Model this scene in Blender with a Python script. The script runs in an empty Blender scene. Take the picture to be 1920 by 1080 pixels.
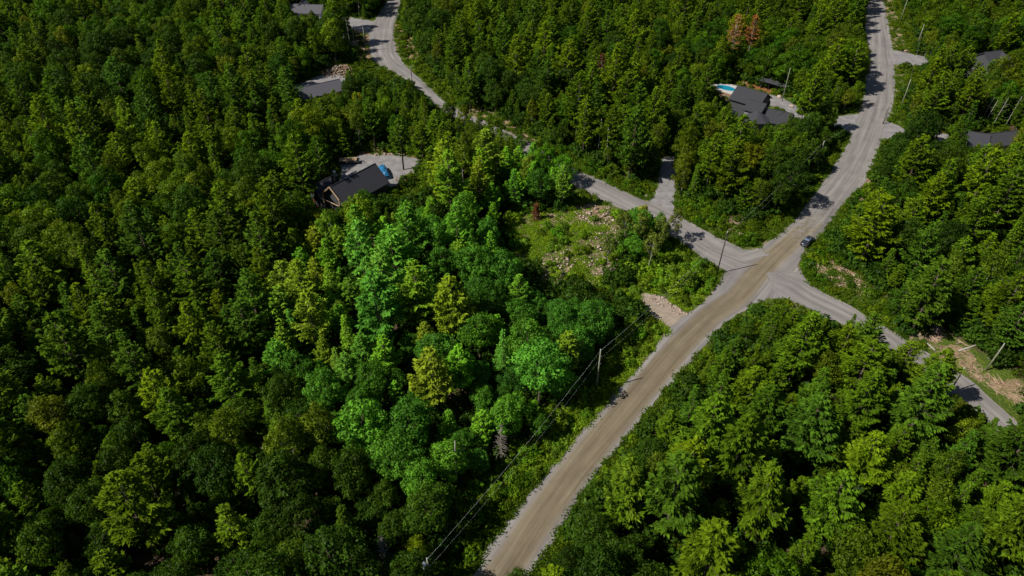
import bpy, math, random
import numpy as np
from math import radians, sin, cos, pi

# ------------------------------------------------------------------ camera, sky, sun, exposure
scene = bpy.context.scene
COL = scene.collection
CAM_H, PITCH, FPX = 90.0, radians(38), 1290.0
cd = bpy.data.cameras.new('camera'); cam = bpy.data.objects.new('camera', cd); COL.objects.link(cam)
cam.location = (0, 0, CAM_H); cam.rotation_euler = (radians(90) - PITCH, 0, 0)
cd.sensor_width = 36; cd.lens = 36 * FPX / 1920; cd.clip_start = 0.5; cd.clip_end = 8000
scene.camera = cam
SUN_EL, SH_AZ = radians(47), radians(19.5)          # shadows run 19.5 degrees from +X towards +Y
world = bpy.data.worlds.new('World'); scene.world = world; world.use_nodes = True
nt = world.node_tree; bg = nt.nodes['Background']
sky = nt.nodes.new('ShaderNodeTexSky'); sky.sky_type = 'NISHITA'; sky.sun_disc = False
sky.sun_elevation = SUN_EL; sky.sun_rotation = radians(270) - SH_AZ; sky.air_density = 1.0; sky.dust_density = 0.6
nt.links.new(sky.outputs['Color'], bg.inputs['Color']); bg.inputs['Strength'].default_value = 0.05
sd = bpy.data.lights.new('sun', 'SUN'); sun = bpy.data.objects.new('sun', sd); COL.objects.link(sun)
sd.energy = 4.7; sd.angle = radians(0.5); sd.color = (1.0, 0.95, 0.86)
sun.rotation_euler = (0, radians(90) - SUN_EL, 0)
# light travels along (cos(az), sin(az)) horizontally
import mathutils
sun.rotation_euler = mathutils.Vector((cos(SH_AZ) * cos(SUN_EL), sin(SH_AZ) * cos(SUN_EL), -sin(SUN_EL))).to_track_quat('-Z', 'Y').to_euler()
sun.location = (-60, 0, 120)
vs = scene.view_settings; vs.view_transform = 'Standard'; vs.look = 'None'; vs.gamma = 1; vs.exposure = 0.38; vs.use_curve_mapping = False
scene.cycles.max_bounces = 6; scene.cycles.diffuse_bounces = 3; scene.cycles.glossy_bounces = 2
scene.cycles.transmission_bounces = 3; scene.cycles.transparent_max_bounces = 4

random.seed(7); RNG = np.random.default_rng(11)

# ------------------------------------------------------------------ pixel -> ground
CP, SP = cos(PITCH), sin(PITCH)
def G(x, y, z=0.0):
    u = (x - 960) / FPX; v = (540 - y) / FPX
    dy = CP + v * SP; dz = -SP + v * CP
    t = (z - CAM_H) / dz
    return (u * t, dy * t)
def proj(X, Y, Z):
    Z = np.asarray(Z) - CAM_H
    d = Y * CP - Z * SP; up = Y * SP + Z * CP
    return 960 + FPX * X / d, 540 - FPX * up / d, d
def GP(pts, z=0.0): return [G(x, y, z) for x, y in pts]
def chaikin(P, n=1):
    for _ in range(n):
        Q = [P[0]]
        for a, b in zip(P[:-1], P[1:]):
            Q += [(a[0]*.75+b[0]*.25, a[1]*.75+b[1]*.25), (a[0]*.25+b[0]*.75, a[1]*.25+b[1]*.75)]
        P = Q + [P[-1]]
    return P
def seg_dist(X, Y, P, closed=False):
    """distance and signed side to a polyline, and length along it"""
    best = np.full(X.shape, 1e9); side = np.zeros(X.shape); along = np.zeros(X.shape); L = 0
    Q = list(P) + ([P[0]] if closed else [])
    for (ax, ay), (bx, by) in zip(Q[:-1], Q[1:]):
        dx, dy = bx-ax, by-ay; l2 = dx*dx+dy*dy + 1e-9
        t = np.clip(((X-ax)*dx + (Y-ay)*dy)/l2, 0, 1)
        d = np.hypot(X-ax-t*dx, Y-ay-t*dy); m = d < best
        best = np.where(m, d, best)
        side = np.where(m, np.sign((X-ax)*dy-(Y-ay)*dx), side)
        along = np.where(m, L + t*math.sqrt(l2), along)
        L += math.sqrt(l2)
    return best, side, along
def inside(X, Y, P):
    c = np.zeros(X.shape, bool); j = len(P)-1
    for i in range(len(P)):
        xi, yi = P[i]; xj, yj = P[j]
        if yi != yj:
            c ^= ((yi > Y) != (yj > Y)) & (X < (xj-xi)*(Y-yi)/(yj-yi)+xi)
        j = i
    return c
def sdf(X, Y, P):
    d, _, _ = seg_dist(X, Y, P, True)
    return np.where(inside(X, Y, P), -d, d)
def vnoise(X, Y, s, seed=0):
    X = np.asarray(X, float)/s; Y = np.asarray(Y, float)/s
    xi = np.floor(X).astype(int); yi = np.floor(Y).astype(int); fx = X-xi; fy = Y-yi
    fx = fx*fx*(3-2*fx); fy = fy*fy*(3-2*fy)
    def h(a, b):
        n = (a*374761393 + b*668265263 + seed*974711) & 0x7fffffff
        n = ((n ^ (n >> 13)) * 1274126177) & 0x7fffffff
        return ((n ^ (n >> 16)) & 0xffff)/65535.0
    return (h(xi, yi)*(1-fx)+h(xi+1, yi)*fx)*(1-fy) + (h(xi, yi+1)*(1-fx)+h(xi+1, yi+1)*fx)*fy
def sstep(a, b, x):
    t = np.clip((x-a)/(b-a), 0, 1); return t*t*(3-2*t)

# ------------------------------------------------------------------ plan of the place (traced on the ground)
M_LEFT = [(815,1170),(845,1130),(885,1080),(922,1018),(960,965),(1037,872),(1075,825),(1161,730),(1197,690),(1252,620),(1288,590),(1337,552),(1352,517),(1378,492),(1405,476),(1440,455),(1477,425),(1512,387),(1547,335),(1580,287),(1600,248),(1612,210),(1618,190),(1622,160),(1628,120),(1623,75),(1622,22),(1634,-10),(1645,-40)]
M_RIGHT = [(915,1170),(950,1130),(996,1080),(1038,1015),(1115,892),(1187,808),(1248,730),(1320,652),(1362,602),(1397,582),(1440,562),(1470,532),(1497,495),(1509,469),(1535,445),(1560,417),(1580,380),(1620,347),(1632,317),(1647,280),(1654,250),(1666,222),(1677,195),(1678,140),(1675,95),(1665,40),(1655,-5),(1662,-40)]
B_UP = [(1440,456),(1405,473),(1360,452),(1282,410),(1262,396),(1230,384),(1195,371),(1115,332),(1087,322),(1000,272),(930,235),(870,212),(840,195),(785,147),(745,107),(737,62),(740,42),(752,10),(775,-30)]
B_LO = [(735,-30),(727,2),(699,42),(692,65),(693,100),(705,120),(767,150),(800,180),(835,217),(890,250),(965,290),(1040,328),(1070,345),(1140,380),(1200,410),(1255,440),(1300,470),(1345,502),(1400,520),(1440,500)]
D_UP = [(1450,480),(1497,500),(1512,530),(1545,548),(1585,567),(1632,598),(1680,622),(1712,650),(1750,668),(1797,697),(1840,730),(1900,785),(1960,840)]
D_LO = [(1900,850),(1848,800),(1800,760),(1762,728),(1700,685),(1640,640),(1585,610),(1527,585),(1478,560),(1440,562),(1415,540)]
ROADS = [chaikin(GP(M_LEFT)) + chaikin(GP(M_RIGHT))[::-1], chaikin(GP(B_UP)) + chaikin(GP(B_LO)), chaikin(GP(D_UP)) + chaikin(GP(D_LO))]
def mid(a, b, n=40):
    a = np.array(chaikin(GP(a), 2)); b = np.array(chaikin(GP(b), 2))
    ia = np.linspace(0, 1, n)
    def rs(p):
        l = np.r_[0, np.cumsum(np.hypot(*(p[1:]-p[:-1]).T))]; l /= l[-1]
        return np.c_[np.interp(ia, l, p[:, 0]), np.interp(ia, l, p[:, 1])]
    m = (rs(a)+rs(b))/2
    return [tuple(q) for q in m]
CENTERS = [mid(M_LEFT, M_RIGHT), mid(B_UP, B_LO[::-1]), mid(D_UP, D_LO[::-1])]
DRIVES = {
 'shaded forest driveway': [(1195,372),(1212,378),(1230,364),(1235,342),(1237,318),(1240,296),(1262,294),(1267,335),(1263,375),(1264,395),(1240,405)],
 'pool house driveway': [(1616,213),(1565,219),(1530,222),(1496,200),(1462,182),(1436,176),(1440,196),(1470,206),(1490,222),(1530,238),(1568,238),(1597,251),(1618,245)],
 'L roof house driveway': [(1650,222),(1668,228),(1697,243),(1760,248),(1782,254),(1778,272),(1740,268),(1690,258),(1650,262)],
 'upper house driveway': [(1670,93),(1690,97),(1735,107),(1765,112),(1830,128),(1905,140),(1915,172),(1830,168),(1760,128),(1732,123),(1680,121),(1670,122)],
 'sandy yard driveway': [(702,40),(660,33),(600,27),(540,27),(540,42),(600,45),(650,52),(698,66)],
 'timber gable house yard': [(640,300),(680,289),(750,291),(790,300),(788,318),(750,338),(735,352),(690,352),(640,345)],
 'rubble pile house yard': [(545,165),(600,142),(640,138),(652,150),(645,182),(560,192)],
 'rocky lot entrance': [(1193,566),(1205,549),(1245,556),(1292,592),(1262,616),(1238,604),(1215,588)],
}
DRIVES_W = {k: GP(v) for k, v in DRIVES.items()}
# bare earth, sand and rubble patches (strength, tone: 0 tan, 1 orange)
SOIL = [([(555,72),(640,62),(692,58),(694,112),(620,120),(555,112)], 1.0, .35), ([(930,415),(975,398),(1130,397),(1165,388),(1180,430),(1165,500),(1130,530),(1200,545),(1195,575),(1085,545),(1015,540),(985,500),(950,470)], .42, .15),
 ([(1515,485),(1560,490),(1650,548),(1620,560),(1560,532),(1512,505)], .9, .35), ([(1700,610),(1765,608),(1765,640),(1710,638)], .9, .3), ([(1745,650),(1800,640),(1850,700),(1930,725),(1930,775),(1840,715)], .62, .25),
 ([(1655,-10),(1672,-10),(1690,60),(1705,110),(1680,98)], .7, .2), ([(1682,122),(1702,130),(1692,170),(1680,180)], .6, .2), ([(1612,330),(1640,335),(1622,385),(1600,380)], .9, .3),
 ([(868,190),(950,222),(1010,262),(1000,285),(940,240),(870,206)], .8, .25), ([(742,40),(770,60),(790,110),(770,115),(745,80)], .7, .4), ([(1738,236),(1785,234),(1795,243),(1745,249)], 1.0, 1.0), ([(1405,460),(1380,430),(1350,405),(1340,425)], .6, .3),
 ([(545,360),(620,360),(630,392),(600,400),(550,392)], .9, .8), ([(1340,168),(1372,172),(1370,196),(1345,204)], .8, .6), ([(1385,158),(1400,120),(1440,120),(1450,175)], .9, 1.0), ([(600,120),(660,122),(662,150),(640,142),(600,142)], .9, .7),
 ([(740,320),(800,300),(815,335),(760,352)], .9, .3), ([(1885,95),(1930,105),(1930,150),(1895,118)], .9, .5), ([(640,285),(720,278),(790,285),(790,300),(640,300)], .8, .6), ([(1075,380),(1140,385),(1150,405),(1075,400)], .8, .3)]
SOIL_W = [(GP(p), s, t) for p, s, t in SOIL]

def road_sdf(X, Y):
    d = np.full(np.shape(X), 1e9)
    for P in ROADS: d = np.minimum(d, sdf(X, Y, P))
    return d
def drive_sdf(X, Y):
    d = np.full(np.shape(X), 1e9)
    for P in DRIVES_W.values(): d = np.minimum(d, sdf(X, Y, P))
    return d
def block(a, b, zr, W, zw):
    """a gabled block from the two pixel ends of its ridge at height zr"""
    (ax, ay), (bx, by) = G(*a, zr), G(*b, zr)
    return dict(c=((ax+bx)/2, (ay+by)/2), rz=math.atan2(by-ay, bx-ax), L=math.hypot(bx-ax, by-ay), W=W, zr=zr, zw=zw)
HOUSES = {
 'timber': [block((619,350),(704,306),7.6,9.0,3.6), block((583,350),(629,327),5.6,8.0,3.2)],
 'grey': [block((556,166),(637,148),5.4,8.0,3.0)],
 'sandy': [block((538,7),(606,9),5.4,9.0,3.0)],
 'pool': [block((1383,160),(1440,176),8.6,9.5,5.8), block((1404,186),(1438,195),6.8,7.0,4.8), block((1440,203),(1488,213),5.4,8.5,3.0)],
 'lroof': [block((1816,246),(1858,252),5.4,9.0,3.0), block((1846,252),(1912,244),5.2,7.5,3.0)],
 'upper': [block((1846,98),(1880,94),6.0,8.0,3.4), block((1876,96),(1900,110),5.6,7.0,3.2)]}
PADS = [(b['c'][0], b['c'][1], 13) for H_ in HOUSES.values() for b in H_]+[(*G(1362, 166), 12), (*G(1451, 168), 10)]
_gx = np.arange(-340, 341, 1.5); _gy = np.arange(10, 401, 1.5); _GX, _GY = np.meshgrid(_gx, _gy)
_RD = np.minimum(road_sdf(_GX, _GY), drive_sdf(_GX, _GY))
def open_dist(X, Y):
    """distance to the nearest road or drive, from a 1.5 m grid"""
    X = np.asarray(X, float); Y = np.asarray(Y, float)
    u = np.clip((X+340)/1.5, 0, len(_gx)-1.001); v = np.clip((Y-10)/1.5, 0, len(_gy)-1.001)
    i = u.astype(int); j = v.astype(int); fu = u-i; fv = v-j
    return (_RD[j, i]*(1-fu)+_RD[j, i+1]*fu)*(1-fv)+(_RD[j+1, i]*(1-fu)+_RD[j+1, i+1]*fu)*fv
def ground_h(X, Y):
    X = np.asarray(X, float); Y = np.asarray(Y, float)
    d = open_dist(X, Y)
    w = sstep(0.6, 14, d)
    for cx, cy, r in PADS: w = w*sstep(r*.7, r*1.5, np.hypot(X-cx, Y-cy))
    hill = (vnoise(X, Y, 38, 3)-.5)*2.6 + (vnoise(X, Y, 13, 4)-.5)*0.9
    ditch = -0.35*sstep(0.2, 1.6, d)*(1-sstep(2.0, 5, d))
    fine = (vnoise(X, Y, 2.6, 9)-.5)*0.25*sstep(.8, 3, d)
    return w*hill + ditch + fine - 0.02

# ------------------------------------------------------------------ mesh helpers
def mesh_np(name, V, F4=None, tint=None, mats=None, polys=None, smooth=False):
    """V (n,3); F4 (m,4) or (m,3) int array"""
    me = bpy.data.meshes.new(name)
    F4 = np.asarray(F4, dtype=np.int32); k = F4.shape[1]
    me.vertices.add(len(V)); me.vertices.foreach_set('co', np.asarray(V, np.float32).ravel())
    me.loops.add(F4.size); me.loops.foreach_set('vertex_index', F4.ravel())
    me.polygons.add(len(F4)); me.polygons.foreach_set('loop_start', np.arange(0, F4.size, k, dtype=np.int32))
    if smooth: me.polygons.foreach_set('use_smooth', np.ones(len(F4), bool))
    me.update(calc_edges=True)
    if tint is not None:
        a = me.attributes.new('tint', 'FLOAT', 'FACE'); a.data.foreach_set('value', np.asarray(tint, np.float32))
    for m in (mats or []): me.materials.append(m)
    return me
class MB:
    def __init__(s): s.v = []; s.f = []
    def add(s, V, F):
        o = len(s.v); s.v += [tuple(map(float, p)) for p in V]; s.f += [tuple(i+o for i in f) for f in F]; return s
    def box(s, c, d, rz=0.0, taper=1.0):
        x, y, z = [k/2 for k in d]; V = []
        for sz in (-1, 1):
            t = taper if sz > 0 else 1
            for sx, sy in ((-1,-1),(1,-1),(1,1),(-1,1)):
                a, b = sx*x*t, sy*y*t
                V.append((c[0]+a*cos(rz)-b*sin(rz), c[1]+a*sin(rz)+b*cos(rz), c[2]+sz*z))
        return s.add(V, [(3,2,1,0),(4,5,6,7),(0,1,5,4),(1,2,6,5),(2,3,7,6),(3,0,4,7)])
    def tube(s, pts, rad, n=6, cap=True):
        P = [mathutils.Vector(p) for p in pts]; rings = []
        for i, p in enumerate(P):
            t = (P[min(i+1, len(P)-1)]-P[max(i-1, 0)]).normalized()
            a = t.cross(mathutils.Vector((0.31, 0.17, 1) if abs(t.z) < .9 else (1, 0.2, 0))).normalized(); b = t.cross(a)
            r = rad[i] if hasattr(rad, '__len__') else rad
            rings.append([p + r*(cos(2*pi*k/n)*a + sin(2*pi*k/n)*b) for k in range(n)])
        V = [q for r in rings for q in r]; F = []
        for i in range(len(P)-1):
            for k in range(n): F.append((i*n+k, i*n+(k+1) % n, (i+1)*n+(k+1) % n, (i+1)*n+k))
        if cap: F += [tuple(range(n))[::-1], tuple((len(P)-1)*n+k for k in range(n))]
        return s.add(V, F)
    def prism(s, poly, z0, z1):
        n = len(poly); V = [(x, y, z0) for x, y in poly]+[(x, y, z1) for x, y in poly]
        F = [tuple(range(n))[::-1], tuple(range(n, 2*n))]+[(i, (i+1) % n, n+(i+1) % n, n+i) for i in range(n)]
        return s.add(V, F)
    def mesh(s, name, mat, smooth=False):
        me = bpy.data.meshes.new(name); me.from_pydata(s.v, [], s.f); me.update()
        if mat: me.materials.append(mat)
        if smooth:
            for p in me.polygons: p.use_smooth = True
        return me
    def obj(s, name, mat, parent=None, smooth=False):
        o = bpy.data.objects.new(name, s.mesh(name, mat, smooth)); COL.objects.link(o)
        if parent: o.parent = parent
        return o
def tag(o, label, cat, group=None):
    o['label'] = label; o['category'] = cat
    if group: o['group'] = group
    return o
def struct(o): o['kind'] = 'structure'; return o
def empty(name, loc, rz=0.0, s=1.0):
    o = bpy.data.objects.new(name, None); COL.objects.link(o); o.location = loc; o.rotation_euler = (0, 0, rz); o.scale = (s, s, s); o.empty_display_size = .3
    return o
def link_obj(name, me, parent=None):
    o = bpy.data.objects.new(name, me); COL.objects.link(o)
    if parent: o.parent = parent
    return o

# ------------------------------------------------------------------ materials
def nodes(name):
    m = bpy.data.materials.new(name); m.use_nodes = True
    return m, m.node_tree.nodes, m.node_tree.links, m.node_tree.nodes['Principled BSDF']
def math_n(N, L, op, a, b):
    n = N.new('ShaderNodeMath'); n.operation = op
    for i, v in enumerate((a, b)):
        if isinstance(v, (int, float)): n.inputs[i].default_value = v
        else: L.new(v, n.inputs[i])
    return n.outputs[0]
def mix_c(N, L, f, a, b, blend='MIX'):
    n = N.new('ShaderNodeMix'); n.data_type = 'RGBA'; n.blend_type = blend
    for sock, v in ((n.inputs[0], f), (n.inputs[6], a), (n.inputs[7], b)):
        if isinstance(v, (int, float)): sock.default_value = v
        elif isinstance(v, tuple): sock.default_value = (*v, 1) if len(v) == 3 else v
        else: L.new(v, sock)
    return n.outputs[2]
def noise(N, L, scale, detail=4, rough=.6, coord=None, dist=0):
    n = N.new('ShaderNodeTexNoise'); n.inputs['Scale'].default_value = scale; n.inputs['Detail'].default_value = detail
    n.inputs['Roughness'].default_value = rough; n.inputs['Distortion'].default_value = dist
    if coord is not None: L.new(coord, n.inputs['Vector'])
    return n.outputs[0]
def ramp(N, L, f, stops):
    n = N.new('ShaderNodeValToRGB'); L.new(f, n.inputs[0]); e = n.color_ramp.elements
    while len(e) < len(stops): e.new(.5)
    for k, (p, c) in zip(e, stops): k.position = p; k.color = (*c, 1) if len(c) == 3 else c
    return n.outputs[0]
def objco(N): return N.new('ShaderNodeTexCoord').outputs['Object']
def attr(N, name):
    n = N.new('ShaderNodeAttribute'); n.attribute_name = name; return n.outputs['Fac']
def bump(N, L, h, p, strength=.4, dist=.05):
    b = N.new('ShaderNodeBump'); b.inputs['Strength'].default_value = strength; b.inputs['Distance'].default_value = dist
    L.new(h, b.inputs['Height']); L.new(b.outputs[0], p.inputs['Normal'])
def plain(name, c, rough=.6, var=.18, scale=3, metal=0.0, spec=.4, bmp=0):
    m, N, L, p = nodes(name); co = objco(N); f = noise(N, L, scale, 5, .65, co)
    a = tuple(x*(1-var) for x in c); b = tuple(min(1, x*(1+var)) for x in c)
    L.new(ramp(N, L, f, [(.3, a), (.7, b)]), p.inputs['Base Color'])
    p.inputs['Roughness'].default_value = rough; p.inputs['Metallic'].default_value = metal; p.inputs['Specular IOR Level'].default_value = spec
    if bmp: bump(N, L, f, p, bmp)
    return m
def foliage(name, transl=.3, spec=.25, rough=.55, yellow=.35):
    m, N, L, p = nodes(name)
    oi = N.new('ShaderNodeObjectInfo'); t = attr(N, 'tint')
    k = math_n(N, L, 'ADD', math_n(N, L, 'MULTIPLY', t, 1.15), .42)
    r = math_n(N, L, 'ADD', math_n(N, L, 'MULTIPLY', oi.outputs['Random'], .4), .8)
    k = math_n(N, L, 'MULTIPLY', k, r)
    cc = N.new('ShaderNodeCombineXYZ')
    for i in range(3): L.new(k, cc.inputs[i])
    c = mix_c(N, L, 1.0, oi.outputs['Color'], cc.outputs[0], 'MULTIPLY')
    wn = N.new('ShaderNodeTexWhiteNoise'); wn.noise_dimensions = '1D'; L.new(math_n(N, L, 'MULTIPLY', oi.outputs['Random'], 917.3), wn.inputs['W'])
    hue = ramp(N, L, wn.outputs['Value'], [(0, (.82, .94, 1.2)), (.5, (1, 1, 1)), (.85, (1.08, 1.03, .95)), (1, (1.16, 1.04, .95))])
    c = mix_c(N, L, 1.0, c, hue, 'MULTIPLY')
    y = mix_c(N, L, 1.0, c, (1.35, 1.06, .55), 'MULTIPLY')
    c = mix_c(N, L, math_n(N, L, 'MULTIPLY', math_n(N, L, 'POWER', t, 2.0), yellow), c, y)
    L.new(c, p.inputs['Base Color']); p.inputs['Roughness'].default_value = rough; p.inputs['Specular IOR Level'].default_value = spec
    tr = N.new('ShaderNodeBsdfTranslucent'); L.new(mix_c(N, L, 1.0, c, (1.15, 1.25, .6), 'MULTIPLY'), tr.inputs['Color'])
    ms = N.new('ShaderNodeMixShader'); ms.inputs[0].default_value = transl
    L.new(p.outputs[0], ms.inputs[1]); L.new(tr.outputs[0], ms.inputs[2])
    L.new(ms.outputs[0], N['Material Output'].inputs['Surface'])
    return m
M_needle = foliage('pine_needles', .27, .05, .65); M_leaf = foliage('broad_leaves', .35, .09, .5); M_light = foliage('light_leaves', .4, .08, .5)
M_bark = plain('bark', (.10, .075, .055), .9, .4, 6); M_pale = plain('pale_bark', (.30, .285, .25), .85, .35, 8); M_dead = plain('dead_wood', (.165, .145, .12), .9, .3, 6)

def ground_mat():
    m, N, L, p = nodes('forest_floor'); co = objco(N)
    a = noise(N, L, .35, 6, .65, co); b = noise(N, L, 2.6, 5, .7, co)
    litter = ramp(N, L, b, [(.3, (.035, .024, .014)), (.55, (.075, .052, .03)), (.75, (.12, .09, .05))])
    green = ramp(N, L, b, [(.25, (.035, .035, .012)), (.45, (.045, .075, .009)), (.6, (.085, .12, .012)), (.75, (.19, .17, .06))])
    n3 = noise(N, L, .9, 5, .7, co)
    g = attr(N, 'grass')
    gm = math_n(N, L, 'MULTIPLY', g, 1.0)
    gm = ramp(N, L, math_n(N, L, 'ADD', gm, math_n(N, L, 'MULTIPLY', math_n(N, L, 'SUBTRACT', n3, .5), .9)), [(.35, (0, 0, 0)), (.6, (1, 1, 1))])
    c = mix_c(N, L, gm, litter, green)
    tan = ramp(N, L, b, [(.25, (.12, .085, .05)), (.45, (.23, .175, .11)), (.6, (.33, .27, .18)), (.75, (.46, .40, .31))])
    org = ramp(N, L, b, [(.3, (.12, .05, .02)), (.7, (.30, .14, .05))])
    s = mix_c(N, L, attr(N, 'tone'), tan, org)
    s = mix_c(N, L, .9, s, ramp(N, L, noise(N, L, .55, 6, .75, co, .8), [(.3, (.42, .42, .38)), (.5, (.85, .85, .82)), (.7, (1.2, 1.2, 1.2))]), 'MULTIPLY')
    so = math_n(N, L, 'ADD', attr(N, 'soil'), math_n(N, L, 'MULTIPLY', math_n(N, L, 'SUBTRACT', a, .5), 1.5))
    so = ramp(N, L, so, [(.42, (0, 0, 0)), (.62, (1, 1, 1))])
    L.new(mix_c(N, L, so, c, s), p.inputs['Base Color']); p.inputs['Roughness'].default_value = .95; p.inputs['Specular IOR Level'].default_value = .15
    bump(N, L, b, p, .8, .15)
    return m
def road_mat():
    m, N, L, p = nodes('packed_dirt'); co = objco(N)
    lat = attr(N, 'lat'); al = attr(N, 'along'); tan = attr(N, 'tan')
    cmb = N.new('ShaderNodeCombineXYZ'); L.new(lat, cmb.inputs[0]); L.new(math_n(N, L, 'MULTIPLY', al, .035), cmb.inputs[1])
    streak = noise(N, L, .8, 7, .68, cmb.outputs[0], .5)              # drawn out along the road: wheel tracks
    cmb2 = N.new('ShaderNodeCombineXYZ'); L.new(lat, cmb2.inputs[0]); L.new(math_n(N, L, 'MULTIPLY', al, .03), cmb2.inputs[1])
    st2 = noise(N, L, 1.7, 7, .74, cmb2.outputs[0], 1.1)
    patch = noise(N, L, .16, 6, .68, co); fine = noise(N, L, 5.5, 6, .75, co); med = noise(N, L, .9, 6, .7, co, .6)
    grey = ramp(N, L, streak, [(.28, (.122, .112, .108)), (.45, (.178, .166, .160)), (.62, (.245, .230, .220)), (.8, (.32, .305, .29))])
    brown = ramp(N, L, streak, [(.3, (.105, .080, .046)), (.5, (.155, .122, .072)), (.7, (.212, .176, .116))])
    # brown damp band in the middle of the lane, pale shoulders
    ab = N.new('ShaderNodeMath'); ab.operation = 'ABSOLUTE'; L.new(lat, ab.inputs[0])
    band = ramp(N, L, math_n(N, L, 'ADD', ab.outputs[0], math_n(N, L, 'MULTIPLY', math_n(N, L, 'SUBTRACT', streak, .5), 1.8)), [(.0, (1, 1, 1)), (1.0, (0, 0, 0))])
    bn = N.new('ShaderNodeMapRange'); L.new(math_n(N, L, 'ADD', ab.outputs[0], math_n(N, L, 'MULTIPLY', math_n(N, L, 'SUBTRACT', st2, .5), 1.6)), bn.inputs[0])
    bn.inputs[1].default_value = 1.9; bn.inputs[2].default_value = 2.9; bn.inputs[3].default_value = 1; bn.inputs[4].default_value = 0
    pt = ramp(N, L, math_n(N, L, 'ADD', med, math_n(N, L, 'MULTIPLY', math_n(N, L, 'SUBTRACT', tan, .5), .7)), [(.52, (0, 0, 0)), (.68, (1, 1, 1))])
    wt = math_n(N, L, 'MULTIPLY', bn.outputs[0], pt)
    c = mix_c(N, L, math_n(N, L, 'MULTIPLY', wt, .85), grey, brown)
    # fine dark ruts
    rut = ramp(N, L, st2, [(.30, (.72, .70, .68)), (.42, (1, 1, 1)), (.62, (1, 1, 1)), (.75, (1.14, 1.13, 1.12))])
    c = mix_c(N, L, .65, c, rut, 'MULTIPLY')
    sp = ramp(N, L, fine, [(.25, (.72, .71, .70)), (.5, (1, 1, 1)), (.75, (1.18, 1.17, 1.16))])
    c = mix_c(N, L, .75, c, sp, 'MULTIPLY')
    pm = ramp(N, L, patch, [(.35, (.84, .82, .83)), (.6, (1.05, 1.04, 1.02))])
    c = mix_c(N, L, .8, c, pm, 'MULTIPLY')
    L.new(c, p.inputs['Base Color']); p.inputs['Roughness'].default_value = .95; p.inputs['Specular IOR Level'].default_value = .2
    bump(N, L, fine, p, .5, .05)
    return m
def gravel_mat(name='crushed_gravel', k=(1, 1, 1)):
    m, N, L, p = nodes(name); co = objco(N)
    a = noise(N, L, .45, 6, .7, co); f = noise(N, L, 6, 6, .75, co)
    c = ramp(N, L, a, [(.3, (.17, .155, .15)), (.55, (.27, .255, .25)), (.75, (.37, .345, .32))])
    c = mix_c(N, L, .8, c, ramp(N, L, f, [(.25, (.65, .65, .66)), (.5, (1, 1, 1)), (.75, (1.25, 1.24, 1.22))]), 'MULTIPLY')
    c = mix_c(N, L, 1.0, c, k, 'MULTIPLY')
    L.new(c, p.inputs['Base Color']); p.inputs['Roughness'].default_value = .95; bump(N, L, f, p, .5, .06)
    return m
M_ground, M_road, M_gravel = ground_mat(), road_mat(), gravel_mat(k=(.78, .78, .80))
M_tang = gravel_mat('tan_pit_gravel', (1.0, .86, .66))
def rock_mat(name, c):
    m, N, L, p = nodes(name); g = N.new('ShaderNodeNewGeometry'); f = noise(N, L, 2.5, 5, .65, objco(N))
    a = ramp(N, L, g.outputs['Random Per Island'], [(0, tuple(x*.42 for x in c)), (.45, (c[0]*.8, c[1]*.74, c[2]*.68)), (.8, c), (1, tuple(x*1.35 for x in c))])
    L.new(mix_c(N, L, .8, a, ramp(N, L, f, [(.3, (.6, .58, .55)), (.6, (1.1, 1.1, 1.1))]), 'MULTIPLY'), p.inputs['Base Color']); p.inputs['Roughness'].default_value = .9
    bump(N, L, f, p, .5); return m
M_rock = rock_mat('pale_rock', (.37, .285, .235)); M_rockd = rock_mat('brown_rock', (.25, .185, .135))

# ------------------------------------------------------------------ ground sheet
def build_ground():
    def axis(lo, hi, step, ext):
        a = list(np.arange(lo, hi+.01, step)); s = step
        l, r = a[0], a[-1]; L_, R_ = [], []
        while s < ext:
            s *= 1.7; l -= s; r += s; L_.insert(0, l); R_.append(r)
        return np.array(L_+a+R_)
    xs = axis(-270, 270, 1.6, 900); ys = axis(28, 350, 1.6, 900)
    X, Y = np.meshgrid(xs, ys); Z = ground_h(X, Y)
    far = np.maximum(np.abs(X)-300, np.maximum(Y-380, -Y-20)); Z = Z*(1-sstep(0, 200, far))
    V = np.c_[X.ravel(), Y.ravel(), Z.ravel()]
    ny, nx = X.shape; i = np.arange(ny*nx).reshape(ny, nx)
    F = np.stack([i[:-1, :-1], i[:-1, 1:], i[1:, 1:], i[1:, :-1]], -1).reshape(-1, 4)
    me = mesh_np('ground', V, F, mats=[M_ground], smooth=True)
    soil = np.zeros(X.shape); tone = np.zeros(X.shape)
    for P, s, t in SOIL_W:
        w = sstep(2.0, -1.5, sdf(X, Y, P))*s
        tone = np.where(w > soil, t, tone); soil = np.maximum(soil, w)
    d = open_dist(X, Y)
    soil = np.maximum(soil, .45*(1-sstep(.3, 2.2, d)))
    grass = 1-sstep(4, 13, d); grass = np.maximum(grass, .6*(soil > .3))
    for nme, arr in (('soil', soil), ('tone', tone), ('grass', grass)):
        a = me.attributes.new(nme, 'FLOAT', 'POINT'); a.data.foreach_set('value', arr.ravel().astype(np.float32))
    struct(link_obj('ground', me))
build_ground()

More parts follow.
